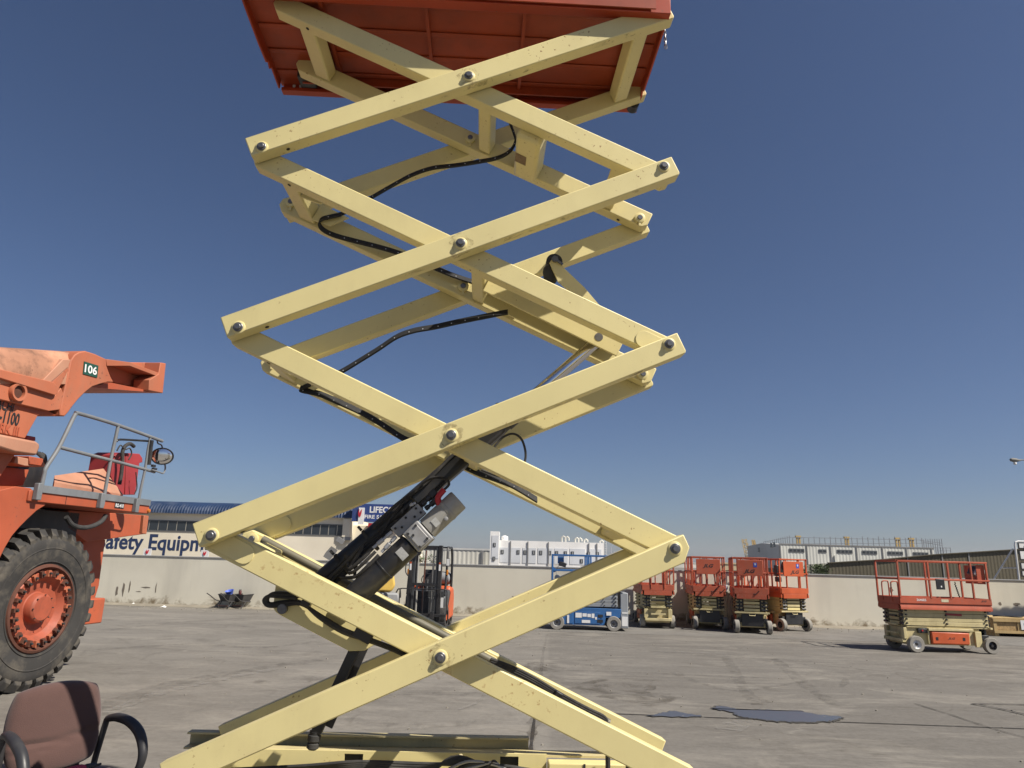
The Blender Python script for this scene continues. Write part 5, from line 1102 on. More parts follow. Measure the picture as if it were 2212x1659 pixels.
    for sy in (-1, 1):
        mb = MB(); mb.prism([(-1.15, sy*.46, zs0), (-1.15, sy*.50, zs0), (-1.15, sy*.50, zs0+.07), (-1.15, sy*.475, zs0+.12), (-1.15, sy*.475, zs0+.14), (-1.15, sy*.50, zs0+.15), (-1.15, sy*.50, zs1), (-1.15, sy*.46, zs1)], (2.3, 0, 0)); sk = mb.build('side_skirt', OL, R)
        text('2646ES' if variant in 'DE' else '3246', 'model_number', MT['white_plain'] if variant == 'E' else MT['decal'], sk, (-sy*-.62 if sy < 0 else -.3, sy*.502, zs1-.055), (-sy, 0, 0), (0, 0, 1), w=.24, h=.055, offset=.015 if variant in 'DE' else .02) if variant in 'DE' else None
        text('JLG', 'logo', MT['decal'], sk, (.95 if sy < 0 else -.7, sy*.502, zs1-.055), (-sy, 0, 0), (0, 0, 1), w=.15, h=.05, shear=.35, offset=.03)
        if variant == 'E' and sy < 0:
            mb = MB(); mb.bx(-.12, .06, -.503, -.5005, zs1-.095, zs1-.03); mb.build('asset_tag', paint('tag_print', (.6, .55, .38), .6, .5, (.1, .1, .1), 60, streak=False), sk)
    mb = MB(); mb.bx(-1.14, 1.14, -.459, .459, zs0+.10, zs0+.13); mb.build('deck', OL, R)
    for x in (-1.165, 1.14):
        mb = MB(); mb.bx(x, x+.025, -.475, .475, zs0+.12, zs1); mb.bx(x, x+.025, -.42, .42, zs0-.02, zs0+.115); mb.build('end_skirt', OL, R, bevel=.004)
    zm, zt = 1.70, 2.13
    rt = .021
    def bar(name, a, b_, r=rt): mb = MB(); mb.bar(a, b_, r*2, r*2, (0, 0, 1) if abs(V(b_).z-V(a).z) < .3 else (1, 0, 0)); return mb.build(name, OL, R, bevel=.006, seg=1)
    for sy in (-1, 1):
        y = sy*.485
        for x in ((-1.13, -.36, .14, .73, 1.12) if sy < 0 else (-1.13, .18, 1.12)) if variant == 'E' else (-1.13, -.36, .14, .73, 1.12): bar('rail_post', (x, y, zs1-.02), (x, y, zt-rt))
        bar('top_rail', (-1.13, y, zt), (1.16, y, zt)); bar('mid_rail', (-1.13, y, zm), (1.16, y*1.03, zm))
    for x in (-1.13, 1.12):
        bar('end_top_rail', (x, -.462, zt), (x, .462, zt))
        bar('end_mid_rail', (x, -.455, zm), (x, .455, zm))
        for y in () if variant == 'E' else (-.24, .24): bar('rail_post', (x, y, zs1-.02), (x, y, zt-rt-.002), rt*.85)
    for sy in (-1, 1):
        mb = MB(); mb.tube(spline([(-1.17, sy*.20, zs1-.1), (-1.17, sy*.20, 1.55), (-1.14, sy*.20, 1.62), (-1.05, sy*.20, 1.63), (-1.0, sy*.20, 1.58), (-1.0, sy*.2, zs1-.1)], 4), .016, 7); mb.build('entry_handle', OL, R)
    # ladder steps at the rear
    for z in (.42, .62, .82): mb = MB(); mb.bx(-1.17, -1.10, -.22, .22, z-.02, z+.02); mb.build('step', MT['cream_old'] if z < .8 else MT['black'], R)
    # control panel at the front
    if variant != 'A':
        mb = MB(); mb.bx(1.148, 1.162, -.36, .36, 1.62, 2.07); P_ = mb.build('control_panel', OL, R, bevel=.008)
        dy = {'B': .0, 'C': -.02, 'D': .04, 'E': 0}[variant]; zz = {'B': 1.86, 'C': 1.74, 'D': 1.74, 'E': 1.8}[variant]
        text('JLG', 'logo', MT['decal'], P_, (1.165, dy, zz), (0, 1, 0), (0, 0, 1), w=.33, h=.13, shear=.35, offset=.03)
        if variant in 'CD':
            mb = MB(); mb.bx(1.1625, 1.1645, .10, .20, 1.87, 2.0); st = mb.build('blue_sticker', plain('sticker_blue', (.03, .08, .42), .5), P_)
            mb = MB(); mb.bx(1.165, 1.1665, .125, .175, 1.95, 1.97); mb.bx(1.165, 1.1665, .14, .16, 1.92, 1.985); mb.build('sticker_mark', MT['white_plain'], st)
        mb = MB(); mb.box((1.03, -.18, 1.93), (.16, .24, .22), Matrix.Rotation(.5, 3, 'Y')); cb = mb.build('control_box', MT['black'], R, bevel=.015)
        mb = MB(); mb.cyl((.98, -.18, 2.0), (.93, -.18, 2.1), .014, n=8); mb.build('joystick', MT['black'], cb)
        if variant == 'E':
            mb = MB(); mb.bx(.90, 1.10, -.45, -.438, 1.62, 2.08); mb.build('console_bracket', OL, R); mb = MB(); mb.box((1.0, -.41, 1.90), (.22, .05, .24), Matrix.Rotation(.6, 3, 'Y')); mb.build('console_face', paint('console_grey', (.3, .3, .3), .6, .7, (.03, .03, .03), 20, streak=False), R)
        # coiled cables and chains
        for k in range(2 if variant in 'BE' else 1):
            y = -.1+.25*k; mb = MB(); mb.tube(spline([(1.09, y, 1.75), (1.12, y+.03, 1.5), (1.12, y+.10, 1.25), (1.17, y+.2, 1.10), (1.175, y+.32, 1.2)] if variant in 'BC' else [(.30, -.46, 1.66)]+[(.30+.012*(-1)**j+.006*j, -.46, 1.62-.025*j) for j in range(14)], 4), .012, 6); mb.build('hanging_cable', MT['black'], R)
    if variant == 'E':
        mb = MB(); mb.bx(-.22, .0, -.53, -.507, 1.47, 1.72); db = mb.build('document_box', MT['black'], R, bevel=.01); mb = MB(); mb.bx(-.11, -.08, -.533, -.531, 1.52, 1.56); mb.build('paper_tab', MT['white_plain'], db)
    if variant == 'D':
        mb = MB(); mb.bx(.90, 1.05, -.53, -.40, 1.62, 1.95); mb.build('hung_box', MT['black'], R, bevel=.02); mb = MB(); mb.bx(.95, 1.13, -.55, -.42, 1.45, 1.60); mb.build('hung_box', MT['black'], R, bevel=.02)
    if variant == 'A':
        mb = MB(); mb.bx(-.2, .2, -.2, .2, zs0+.135, zs0+.19); mb.build('deck_plate', CO, R)
        mb = MB(); mb.bx(1.148, 1.162, -.30, .20, 1.62, 2.07); mb.build('control_panel', OL, R)
    return R
def place(label, px, delta, variant, end):
    """px = ground pixel midway between the two wheels of the end that faces the camera; delta = degrees that end is turned to the right of the camera"""
    g = ground(*px); c = V((-g.x, -g.y, 0)).normalized(); f = Matrix.Rotation(math.radians(delta), 3, 'Z') @ c
    if end == 'front': rz = math.atan2(f.y, f.x); org = g-f*1.02
    else: rz = math.atan2(-f.y, -f.x); org = g-f*.85
    return jlg(label, (org.x, org.y, .004), rz, variant)
# side-on lift at the right: near side wheels rear (left) and front (right)
a, b_ = ground(1967, 1409), ground(2144, 1413); d = (b_-a).normalized(); rz = math.atan2(d.y, d.x); nl = V((-d.y, d.x, 0)); mid = a+d*1.0+nl*.45
jlg('weathered orange and cream scissor lift seen side-on at the right, marked 2646ES', (mid.x, mid.y, 0.0), rz, 'E')
place('orange and cream scissor lift seen from its ladder end, next to the blue lift', (1420, 1356.5), 8, 'A', 'rear')
place('orange scissor lift with dark cables hanging below its panel, second from the blue lift', (1534, 1359.5), 7, 'B', 'front')
place('orange scissor lift facing straight forward with blue sticker, nearest of the group', (1627, 1369), 4, 'C', 'front')
place('bright orange scissor lift angled to the right behind the group, nearest the wall tree', (1717, 1364), 37, 'D', 'front')

# ------------------------------------------------ blue lift
a, b_ = ground(1203, 1360), ground(1326, 1364); d = (b_-a).normalized(); rz = math.atan2(d.y, d.x); nl = V((-d.y, d.x, 0)); mid = (a+b_)/2+nl*.5
BL = thing('scissor_lift', 'blue and grey scissor lift parked side-on behind the cream arms', 'scissor lift', (mid.x, mid.y, .004), rz); BU, GA = MT['blue'], MT['grey_arm']; hw = (b_-a).length/2
mb = MB(); mb.prism([(-1.02, -.47, .50), (-1.02, -.47, .30), (-hw-.26, -.47, .30), (-hw+.24, -.47, .14), (hw-.26, -.47, .14), (hw-.22, -.47, .36), (hw+.18, -.47, .36), (hw+.22, -.47, .60), (-.95, -.47, .62)], (0, .94, 0)); mb.build('chassis', BU, BL, bevel=.015)
mb = MB(); mb.bx(-hw+.30, -.35, -.485, -.472, .17, .54); mb.build('side_door', BU, BL, bevel=.02)
mb = MB(); mb.bx(-.30, .42, -.482, -.472, .18, .50); PN = mb.build('side_door', BU, BL, bevel=.02)
for x0_, x1_, z0_, z1_ in ((-.28, -.10, .34, .47), (-.08, .04, .37, .46), (.06, .16, .36, .45), (.18, .26, .34, .46), (-.10, .14, .20, .28), (-.52, -.46, .18, .40), (.28, .33, .30, .37), (.60, .74, .42, .52)):
    mb = MB(); mb.bx(x0_, x1_, -.487, -.4855, z0_, z1_); mb.build('decal_label', MT['white_plain'], PN)
mb = MB(); mb.bx(.36, .50, -.488, -.4855, .36, .44); mb.bx(.34, .5, -.488, -.4855, .22, .3); mb.build('vent_slot', MT['black'], PN)
mb = MB(); mb.bx(hw+.20, hw+.42, -.44, .44, .08, 1.05); mb.build('end_ladder_box', GA, BL, bevel=.02)
mb = MB(); mb.bx(hw+.24, hw+.40, -.446, -.442, .14, .40); mb.bx(hw+.24, hw+.40, -.446, -.442, .48, .52); mb.build('end_label', MT['white_plain'], BL)
for sx in (-1, 1):
    for sy in (-1, 1): wheel(BL, sx*hw, sy*.47, .205, .15, MT['lift_tyre'], MT['alu'], .20)
for t in range(4):
    z = .69+t*.105
    for sy in (-1, 1):
        mb = MB(); mb.bar((-1.0, sy*.40, z-.01), (hw+.12, sy*.40, z+.01), .05, .094); mb.build('folded_arm', GA, BL, bevel=.006, seg=1)
        for x in (-.9, .55, hw+.06): mb = MB(); mb.cyl((x, sy*.425, z), (x, sy*.47, z), .024 if x > .6 else .014, n=10); mb.build('arm_pin', MT['black'], BL)
mb = MB(); mb.bx(-1.15, 1.15, -.48, .48, 1.12, 1.24); mb.build('platform_deck', GA, BL, bevel=.01)
def bbar(nm, a_, c_, r=.024, mat=None): mb = MB(); mb.bar(a_, c_, 2*r, 2*r, (0, 0, 1) if abs(V(c_).z-V(a_).z) < .3 else (1, 0, 0)); return mb.build(nm, mat or BU, BL, bevel=.006, seg=1)
for sy in (-1, 1):
    for x in (-.95, .05, .16, 1.10): bbar('rail_post', (x, sy*.46, 1.24), (x, sy*.46, 2.04))
    bbar('top_rail', (-.975, sy*.46, 2.065), (1.12, sy*.46, 2.065)); bbar('mid_rail', (-.925, sy*.46, 1.63), (.03, sy*.46, 1.63)); bbar('mid_rail', (.19, sy*.46, 1.63), (1.07, sy*.46, 1.63))
    mb = MB(); mb.prism([(-.92, sy*.45, 1.56), (-.92, sy*.45, 1.72), (-.82, sy*.45, 1.65), (-.82, sy*.45, 1.61)], (0, sy*.02, 0)); mb.build('rail_gusset', BU, BL)
for x in (-.95, 1.10):
    bbar('end_rail', (x, -.435, 2.065), (x, .435, 2.065)); bbar('end_rail', (x, -.435, 1.63), (x, .435, 1.63))
mb = MB(); mb.bx(-.80, -.62, -.40, -.30, 1.82, 2.03); mb.build('controller_hanger', BU, BL); mb = MB(); mb.box((-.66, -.36, 1.80), (.22, .14, .13), Matrix.Rotation(.25, 3, 'Y')); cb = mb.build('controller', MT['black'], BL, bevel=.015)
mb = MB(); mb.cyl((-.70, -.36, 1.86), (-.78, -.36, 1.99), .012, n=8); mb.build('joystick', MT['black'], cb)
mb = MB(); mb.lathe([(.02, 0), (.08, .02), (.09, .08), (.05, .1)], (-.80, -.40, 1.42), (0, 1, 0), 14); mb.tube(spline([(-.78, -.38, 1.75), (-.84, -.38, 1.6), (-.82, -.38, 1.45)], 4), .008, 6); mb.build('cable_reel', MT['grey_arm'], BL)
# ================================================================== FORKLIFT
g = ground(910, 1363); FK = thing('forklift', 'dark grey and orange gas forklift facing the camera behind the cream arms', 'forklift', (g.x, g.y, 0), -.06)
DG = paint('forklift_grey', (.045, .048, .052), .5, .4, (.10, .09, .08), 5); OB = MT['orange_bright']; BK = MT['black']
for sx in (-1, 1):
    mb = MB(); mb.bx(sx*.40-.05, sx*.40+.05, .06, .20, .08, 2.22); mb.build('outer_mast', BK, FK, bevel=.008)
    mb = MB(); mb.bx(sx*.40-.05-(.07 if sx > 0 else -.105), sx*.40-.05-(.005 if sx > 0 else -.17), .08, .18, .12, 2.16); mb.build('inner_mast', DG, FK, bevel=.006)
    mb = MB(); mb.cyl((sx*.21, .14, .3), (sx*.21, .14, 1.75), .03, n=10); mb.cyl((sx*.21, .14, 1.75), (sx*.21, .14, 2.12), .02, n=10); mb.build('lift_ram', MT['motor'], FK)
    mb = MB(); mb.bx(sx*.40-.025, sx*.40+.025, .054, .0585, 1.55, 1.77); lb = mb.build('warning_label', MT['white_plain'], FK); mb = MB(); mb.bx(sx*.40-.025, sx*.40+.025, .0515, .0535, 1.72, 1.77); mb.build('label_head', MT['orange_bright'], lb)
    mb = MB(); mb.bx(sx*.26-.05, sx*.26+.05, -.06, -.02, .06, .50); mb.bx(sx*.26-.05, sx*.26+.05, -1.0, -.02, .04, .075); mb.build('fork', BK if sx < 0 else BK, FK, bevel=.006)
mb = MB(); mb.bx(-.40, .40, .10, .18, 2.10, 2.21); mb.build('mast_head', BK, FK, bevel=.01)
mb = MB(); mb.bx(-.36, .36, .07, .19, 1.15, 1.22); mb.build('mast_tie', BK, FK)
mb = MB(); mb.cyl((-.22, .02, 2.02), (-.22, .08, 2.02), .09, n=18); mb.build('hose_pulley', BK, FK)
mb = MB(); mb.tube(spline([(-.47, .1, 1.4), (-.53, .08, 1.5), (-.53, .08, 1.7), (-.47, .1, 1.8)], 4), .016, 6); mb.build('grab_handle', BK, FK)
for z0, z1 in ((.36, .44), (.16, .24)): mb = MB(); mb.bx(-.62, .62, -.02, .04, z0, z1); mb.build('carriage_bar', BK, FK, bevel=.006)
mb = MB(); mb.tube(spline([(-.64, 0, .42), (-.64, 0, 1.0), (-.60, 0, 1.06), (-.5, 0, 1.07), (.5, 0, 1.07), (.60, 0, 1.06), (.64, 0, 1.0), (.64, 0, .42)], 3), .016, 6); mb.build('load_backrest', BK, FK)
for x in (-.42, -.21, 0, .21, .42): mb = MB(); mb.bx(x-.011, x+.011, -.011, .011, .43, 1.06); mb.build('backrest_bar', BK, FK)
mb = MB(); mb.bx(-.03, .14, -.075, -.065, .10, .24); mb.build('red_tag', plain('red_tag', (.55, .06, .03), .5), FK)
mb = MB(); mb.prism([(-.55, .35, .22), (-.55, .35, .85), (-.55, .55, .98), (-.55, 1.3, 1.02), (-.55, 1.3, .22)], (1.1, 0, 0)); mb.build('body', DG, FK, bevel=.04)
mb = MB(); mb.prism([(-.56, 1.25, .20), (-.56, 1.2, .55), (-.56, 1.35, 1.12), (-.56, 1.95, 1.08), (-.56, 2.12, .8), (-.56, 2.1, .2)], (1.12, 0, 0)); mb.build('counterweight', OB, FK, bevel=.09, seg=3)
for sx in (-1, 1):
    mb = MB(); mb.prism([(sx*.555, .42, .24), (sx*.555, 1.26, .24), (sx*.555, 1.38, 1.0), (sx*.555, 1.0, .62), (sx*.555, .7, .36)], (sx*.012, 0, 0)); mb.build('side_panel', OB, FK)
    wheel(FK, sx*.48, .55, .33, .22, MT['rubber'], MT['galv'], .33).rotation_euler = (0, 0, math.pi/2)
    wheel(FK, sx*.45, 1.75, .26, .18, MT['rubber'], MT['galv'], .26).rotation_euler = (0, 0, math.pi/2)
    mb = MB(); mb.tube(spline([(sx*.52, .42, .90), (sx*.52, .58, 1.6), (sx*.50, .72, 2.12), (sx*.50, .80, 2.18)], 4), .032, 8); mb.build('guard_leg', BK, FK)
    mb = MB(); mb.tube(spline([(sx*.52, 1.62, 1.08), (sx*.52, 1.60, 1.8), (sx*.50, 1.55, 2.15), (sx*.50, 1.45, 2.18)], 4), .036, 8); mb.build('guard_leg', BK, FK)
    mb = MB(); mb.bx(sx*.50-.03, sx*.50+.03, .78, 1.5, 2.15, 2.21); mb.build('guard_rail', BK, FK)
    mb = MB(); mb.box((sx*.56, .50, 1.78), (.10, .06, .20)); wl = mb.build('work_light', BK, FK, bevel=.01); mb = MB(); mb.box((sx*.56, .466, 1.78), (.085, .006, .18)); mb.build('lens', MT['white'], wl)
    mb = MB(); mb.box((sx*.545, .52, 1.5), (.05, .05, .14)); mb.build('indicator', plain('amber', (.55, .2, .02), .4), FK, bevel=.01)
for y in (.85, 1.05, 1.25, 1.45): mb = MB(); mb.bx(-.47, .47, y-.02, y+.02, 2.16, 2.20); mb.build('roof_bar', BK, FK)
mb = MB(); mb.lathe([(.03, -.42), (.12, -.40), (.18, -.32), (.18, .32), (.12, .40), (.03, .42)], (.12, 1.75, 1.32), (1, 0, 0), 24); GT = mb.build('gas_cylinder', paint('gas_grey', (.30, .31, .32), .5, .3), FK)
mb = MB(); mb.bx(-.2, .4, 1.70, 1.80, 1.06, 1.145); mb.build('cylinder_cradle', BK, FK)
mb = MB(); mb.prism([(-.24, .95, 1.02), (-.24, 1.35, 1.02), (-.24, 1.45, 1.55), (-.24, 1.36, 1.56), (-.24, 1.25, 1.14), (-.24, .95, 1.12)], (.48, 0, 0)); mb.build('seat', BK, FK, bevel=.03)
mb = MB(); mb.tube([(-.02+.17*math.cos(t*math.pi/9), .68+.06*math.sin(t*math.pi/9), 1.30+.15*math.sin(t*math.pi/9)) for t in range(18)], .014, 6, closed=True); mb.build('steering_wheel', BK, FK)
mb = MB(); mb.cyl((-.02, .60, .92), (-.02, .68, 1.30), .03, n=8); mb.bx(-.5, .5, .36, .52, .86, 1.0); mb.build('dashboard', DG, FK)
mb = MB(); mb.tube(spline([(-.02, .1, .5), (-.03, .09, 1.0), (-.02, .1, 1.4), (.0, .1, 2.08)], 4), .022, 6); mb.build('lift_chain', RUST, FK)
mb = MB(); mb.bx(.38, .50, .338, .346, .56, .84); mb.build('plate_label', MT['white_plain'], FK)
# ================================================================== yellow and grey machine beside it
g = ground(826, 1345); YM = thing('compact_loader', 'small machine with yellow hood and grey body left of the forklift', 'machine', (g.x, g.y, 0), .3)
YEL = paint('yellow_hood', (.62, .42, .09), .5, .35, (.3, .2, .06), 6); GRM = paint('machine_grey', (.26, .27, .28), .6, .4)
mb = MB(); mb.prism([(-.75, 0, .25), (-.75, 0, .75), (-.35, 0, .86), (.42, 0, .84), (.50, 0, .55), (.50, 0, .25)], (0, .9, 0)); mb.build('body', GRM, YM, bevel=.06, seg=3)
mb = MB(); mb.prism([(-.40, .05, .86), (-.45, .05, 1.25), (-.1, .05, 1.42), (.26, .05, 1.38), (.33, .05, 1.05), (.22, .05, .86)], (0, .8, 0)); h_ = mb.build('hood', YEL, YM, bevel=.07, seg=3)
mb = MB(); mb.prism([(-.02, .045, 1.18), (.06, .045, 1.30), (.10, .045, 1.30), (.06, .045, 1.12)], (0, .003, 0)); mb.build('hood_mark', MT['decal'], h_)
for sx in (-.45, .28):
    for sy in (-.02, .92):
        w_ = wheel(YM, sx, sy, .28, .18, MT['rubber'], YEL, .28)
mb = MB(); mb.tube(spline([(.36, .1, .84), (.42, .1, .95), (.48, .1, .92), (.5, .1, .7)], 4), .02, 6); mb.build('handle', BK, YM)
# ================================================================== WHEELBARROWS and what lies in them
def barrow(label, px, rz):
    g = ground(*px); B_ = thing('wheelbarrow', label, 'wheelbarrow', (g.x, g.y, .0), rz, 'wheelbarrows against the wall')
    T_ = paint('barrow_steel', (.045, .045, .047), .6, .6, (.14, .12, .10), 6)
    a = [(-.17, -.05, .26), (.17, -.05, .26), (.15, .42, .24), (-.15, .42, .24)]; b_ = [(-.26, -.10, .47), (.26, -.10, .47), (.26, .80, .50), (-.26, .80, .50)]
    mb = MB(); mb.add(a+b_, [(3, 2, 1, 0), (0, 1, 5, 4), (1, 2, 6, 5), (2, 3, 7, 6), (3, 0, 4, 7)]); o = mb.build('tray', T_, B_, smooth=0); sm = o.modifiers.new('s', 'SOLIDIFY'); sm.thickness = .012
    mb = MB(); mb.tube(b_, .012, 6, closed=True); mb.build('tray_rim', T_, B_)
    for sx in (-1, 1):
        mb = MB(); mb.tube(spline([(sx*.10, .70, .19), (sx*.18, .30, .235), (sx*.23, -.15, .27), (sx*.27, -.45, .44), (sx*.27, -.62, .52)], 4), .017, 7); mb.build('handle', T_, B_)
        mb = MB(); mb.tube([(sx*.21, -.06, .25), (sx*.22, -.12, .01), (sx*.21, .08, .24)], .014, 6); mb.build('leg', T_, B_)
    mb = MB(); mb.bx(-.20, .20, -.12, -.09, .09, .115); mb.build('leg_brace', paint('rusty_brace', (.12, .05, .035), .7, .4), B_)
    mb = MB(); mb.lathe([(.10, -.045), (.17, -.045), (.19, -.02), (.19, .02), (.17, .045), (.10, .045)], (0, .72, .19), (1, 0, 0), 20); mb.build('wheel', MT['rubber'], B_)
    return B_
b1 = barrow('black wheelbarrow with blue basin on it', (485, 1315), -.35); b2 = barrow('black wheelbarrow with dark red jar on it', (516, 1315), -.45)
def on_barrow(B_, p): return B_.matrix_basis @ V(p) if False else (Matrix.Rotation(B_.rotation_euler.z, 3, 'Z') @ V(p)+B_.location)
p = on_barrow(b1, (.05, .12, .47)); mb = MB(); mb.lathe([(.0, .012), (.085, .012), (.135, .13), (.15, .135), (.15, .128), (.142, .122), (.095, .0), (.0, .0)], (0, 0, 0), (-.15, -.3, 1), 28, False)
o = mb.build('basin', plain('basin_blue', (.10, .16, .55), .4)); o.location = p; tag(o, 'blue plastic basin tilted in the left wheelbarrow', 'basin')
p = on_barrow(b2, (-.05, .02, .46)); JR = thing('jar', 'dark red jar standing on the right wheelbarrow', 'jar', p)
mb = MB(); mb.lathe([(.045, 0), (.05, .01), (.05, .12), (.035, .15)], (0, 0, 0), (0, 0, 1), 16); mb.build('body', plain('jar_red', (.10, .03, .03), .4), JR); mb = MB(); mb.cyl((0, 0, .15), (0, 0, .175), .038, n=14); mb.build('lid', BK, JR)
mb = MB(); mb.lathe([(.11, 0), (.19, .0), (.21, .03), (.21, .09), (.19, .12), (.11, .12)], (0, 0, 0), (0, 0, 1), 24, False); o = mb.build('tyre', MT['rubber']); g = ground(402, 1309); o.location = g; tag(o, 'small black tyre lying flat near the wall', 'tyre')
WP = MT['white_plain']
for i, (u, v) in enumerate(((352, 1313), (286, 1307))):
    g = ground(u, v); mb = MB(); mb.add([(-.09, -.05, 0), (0, -.06, .02), (.10, -.03, .0), (.09, .05, .03), (0, .06, .06), (-.08, .05, .01)], [(0, 1, 4, 5), (1, 2, 3, 4)]); o = mb.build('litter', WP, smooth=0); o.location = (g.x, g.y, .015); tag(o, ('crumpled white scrap lying near the small black tyre', 'white scrap lying close to the stained wall at left')[i], 'litter')
# ================================================================== CRATE at the right
g = ground(2149, 1374.5); CX = thing('wooden_crate', 'pallet crate of particle board with a paper sheet at right', 'crate', (g.x, g.y, 0), -.05)
OSB = paint('osb_board', (.40, .27, .12), .8, .8, (.20, .12, .05), 30, streak=False, fade=.3); PINE = paint('pine_board', (.46, .33, .15), .75, .4, (.25, .16, .07), 8)
mb = MB(); mb.bx(0, 2.2, 0, 1.1, .10, .52); mb.build('panel', OSB, CX)
mb = MB(); mb.bx(-.03, 2.23, -.03, 1.13, .521, .56); mb.build('lid', PINE, CX, bevel=.004)
for x in (0, .72, 1.44, 2.1): mb = MB(); mb.bx(x, x+.09, -.025, -.002, .10, .52); mb.build('batten', PINE, CX)
for z in (.10, .44): mb = MB(); mb.bx(-.01, 2.21, -.048, -.027, z, z+.08); mb.build('batten', PINE, CX)
for x in (.02, 1.0, 2.05): mb = MB(); mb.bx(x, x+.12, 0, 1.1, 0, .099); mb.build('skid', PINE, CX)
mb = MB(); mb.bx(.80, 1.15, -.053, -.0505, .22, .50); sh = mb.build('paper_sheet', MT['white_plain'], CX); mb = MB(); mb.bx(1.15, 1.22, -.0527, -.0507, .26, .50); mb.build('green_tape', plain('green_tape', (.04, .25, .10), .5), sh); mb = MB(); mb.bx(.88, 1.05, -.0545, -.0535, .33, .42); mb.build('sheet_print', plain('grey_print', (.4, .42, .45), .6), sh)
mb = MB(); mb.tube(spline([(.2, .3, .585), (.35, .2, .60), (.6, .25, .59), (.9, .2, .58), (1.1, .3, .59)], 5), .022, 7); o = mb.build('cable', BK); o.location = CX.location; o.rotation_euler = CX.rotation_euler; tag(o, 'black cable lying along the top of the wooden crate', 'cable')
# unseen screen standing in for a corrugated roof, shaped to cast its scalloped shadow
SCN = thing('shadow_screen', 'unseen corrugated metal screen added to cast the scalloped shadow on the wall', 'screen', (18.35, 22.55, 0))
mb = MB(); pts = [(0, 0, 0)]; n = 60
for i in range(n+1): pts.append((i*.085, 0, 4.45+.07*abs(math.sin(i*math.pi/4))))
pts.append((n*.085, 0, 0)); mb.prism(pts, (0, .03, 0)); mb.build('sheet', MT['galv'], SCN, smooth=0)
for x in (.1, 2.5, 5.0): mb = MB(); mb.bx(x-.04, x+.04, .035, .11, 0, 4.4); mb.build('post', MT['galv'], SCN)
# ================================================================== pump and hose on the wall
q = on_plane(1563, 1271, V((0, wall_y(0), 0)), V((.055, 1, 0)).normalized()); PW = thing('wall_pump', 'white and grey pump on the wall between two orange lifts', 'pump', (q.x, q.y, 0), math.atan(-.055)); z = q.z
mb = MB(); mb.bx(-.07, .10, -.20, -.002, z-.10, z+.12); mb.build('pump_box', MT['white'], PW, bevel=.01); mb = MB(); mb.bx(-.05, .04, -.204, -.2015, z+.01, z+.10); mb.build('gauge', plain('blue_gauge', (.05, .12, .35), .4), PW)
mb = MB(); mb.lathe([(.02, 0), (.09, .03), (.10, .06), (.10, .40), (.08, .44), (.02, .45)], (.14, -.15, z-.02), (1, 0, 0), 18); mb.build('pressure_tank', MT['grey_arm'], PW)
for k, s_ in enumerate((.0, .10, .25, .36)):
    mb = MB(); mb.tube(spline([(.05+s_, -.12, z-.12), (.0+s_*.7, -.10, z-.5), (-.05+s_*1.2, -.10, z-.9), (.1+s_*.5, -.12, .08)], 5), .011, 6); mb.build('hose', MT['alu'], PW)
q2 = on_plane(1561, 1233, V((0, wall_y(0), 0)), V((.055, 1, 0)).normalized()); zz = q2.z
mb = MB(); mb.tube(spline([(-.05, -.05, z+.12), (-.05, -.05, zz-.03), (-.02, -.05, zz), (.3, -.05, zz+.01), (.9, -.05, zz)], 4), .014, 6); mb.build('conduit', BK, PW)
# ================================================================== OFFICE CHAIR
def fabric():
    M, nt, b = new_mat('brown_fabric'); co = coords(nt); n1 = noise(nt, co, 3, 4, .6); base = mixc(nt, ramp(nt, n1, .35, .7), (.072, .036, .031), (.098, .050, .042)); wv = noise(nt, co, 260, 2, .5); base = mixc(nt, .25, base, mixc(nt, wv, (.035, .018, .016), (.15, .085, .07)))
    nt.links.new(base, b.inputs['Base Color']); b.inputs['Roughness'].default_value = .95; b.inputs['Sheen Weight'].default_value = .25
    h = nd(nt, 'ShaderNodeMath', operation='ADD'); nt.links.new(wv, h.inputs[0]); n3 = noise(nt, co, 9, 3); nt.links.new(n3, h.inputs[1]); bumpn(nt, b, h.outputs[0], .35, .006); return M
FB = fabric(); PL = paint('chair_plastic', (.028, .028, .031), .42, .4, (.09, .085, .08), 9)
cb_ = at_depth(124, 1560, 4.5); vd = V((cb_.x, cb_.y, 0)).normalized(); CH_D = Matrix.Rotation(math.radians(27), 3, 'Z') @ (-vd)     # the way it faces
CHR = thing('office_chair', 'brown fabric office chair with black looped armrests in the foreground', 'office chair', (cb_.x, cb_.y, 0), math.atan2(CH_D.y, CH_D.x)+math.pi/2)
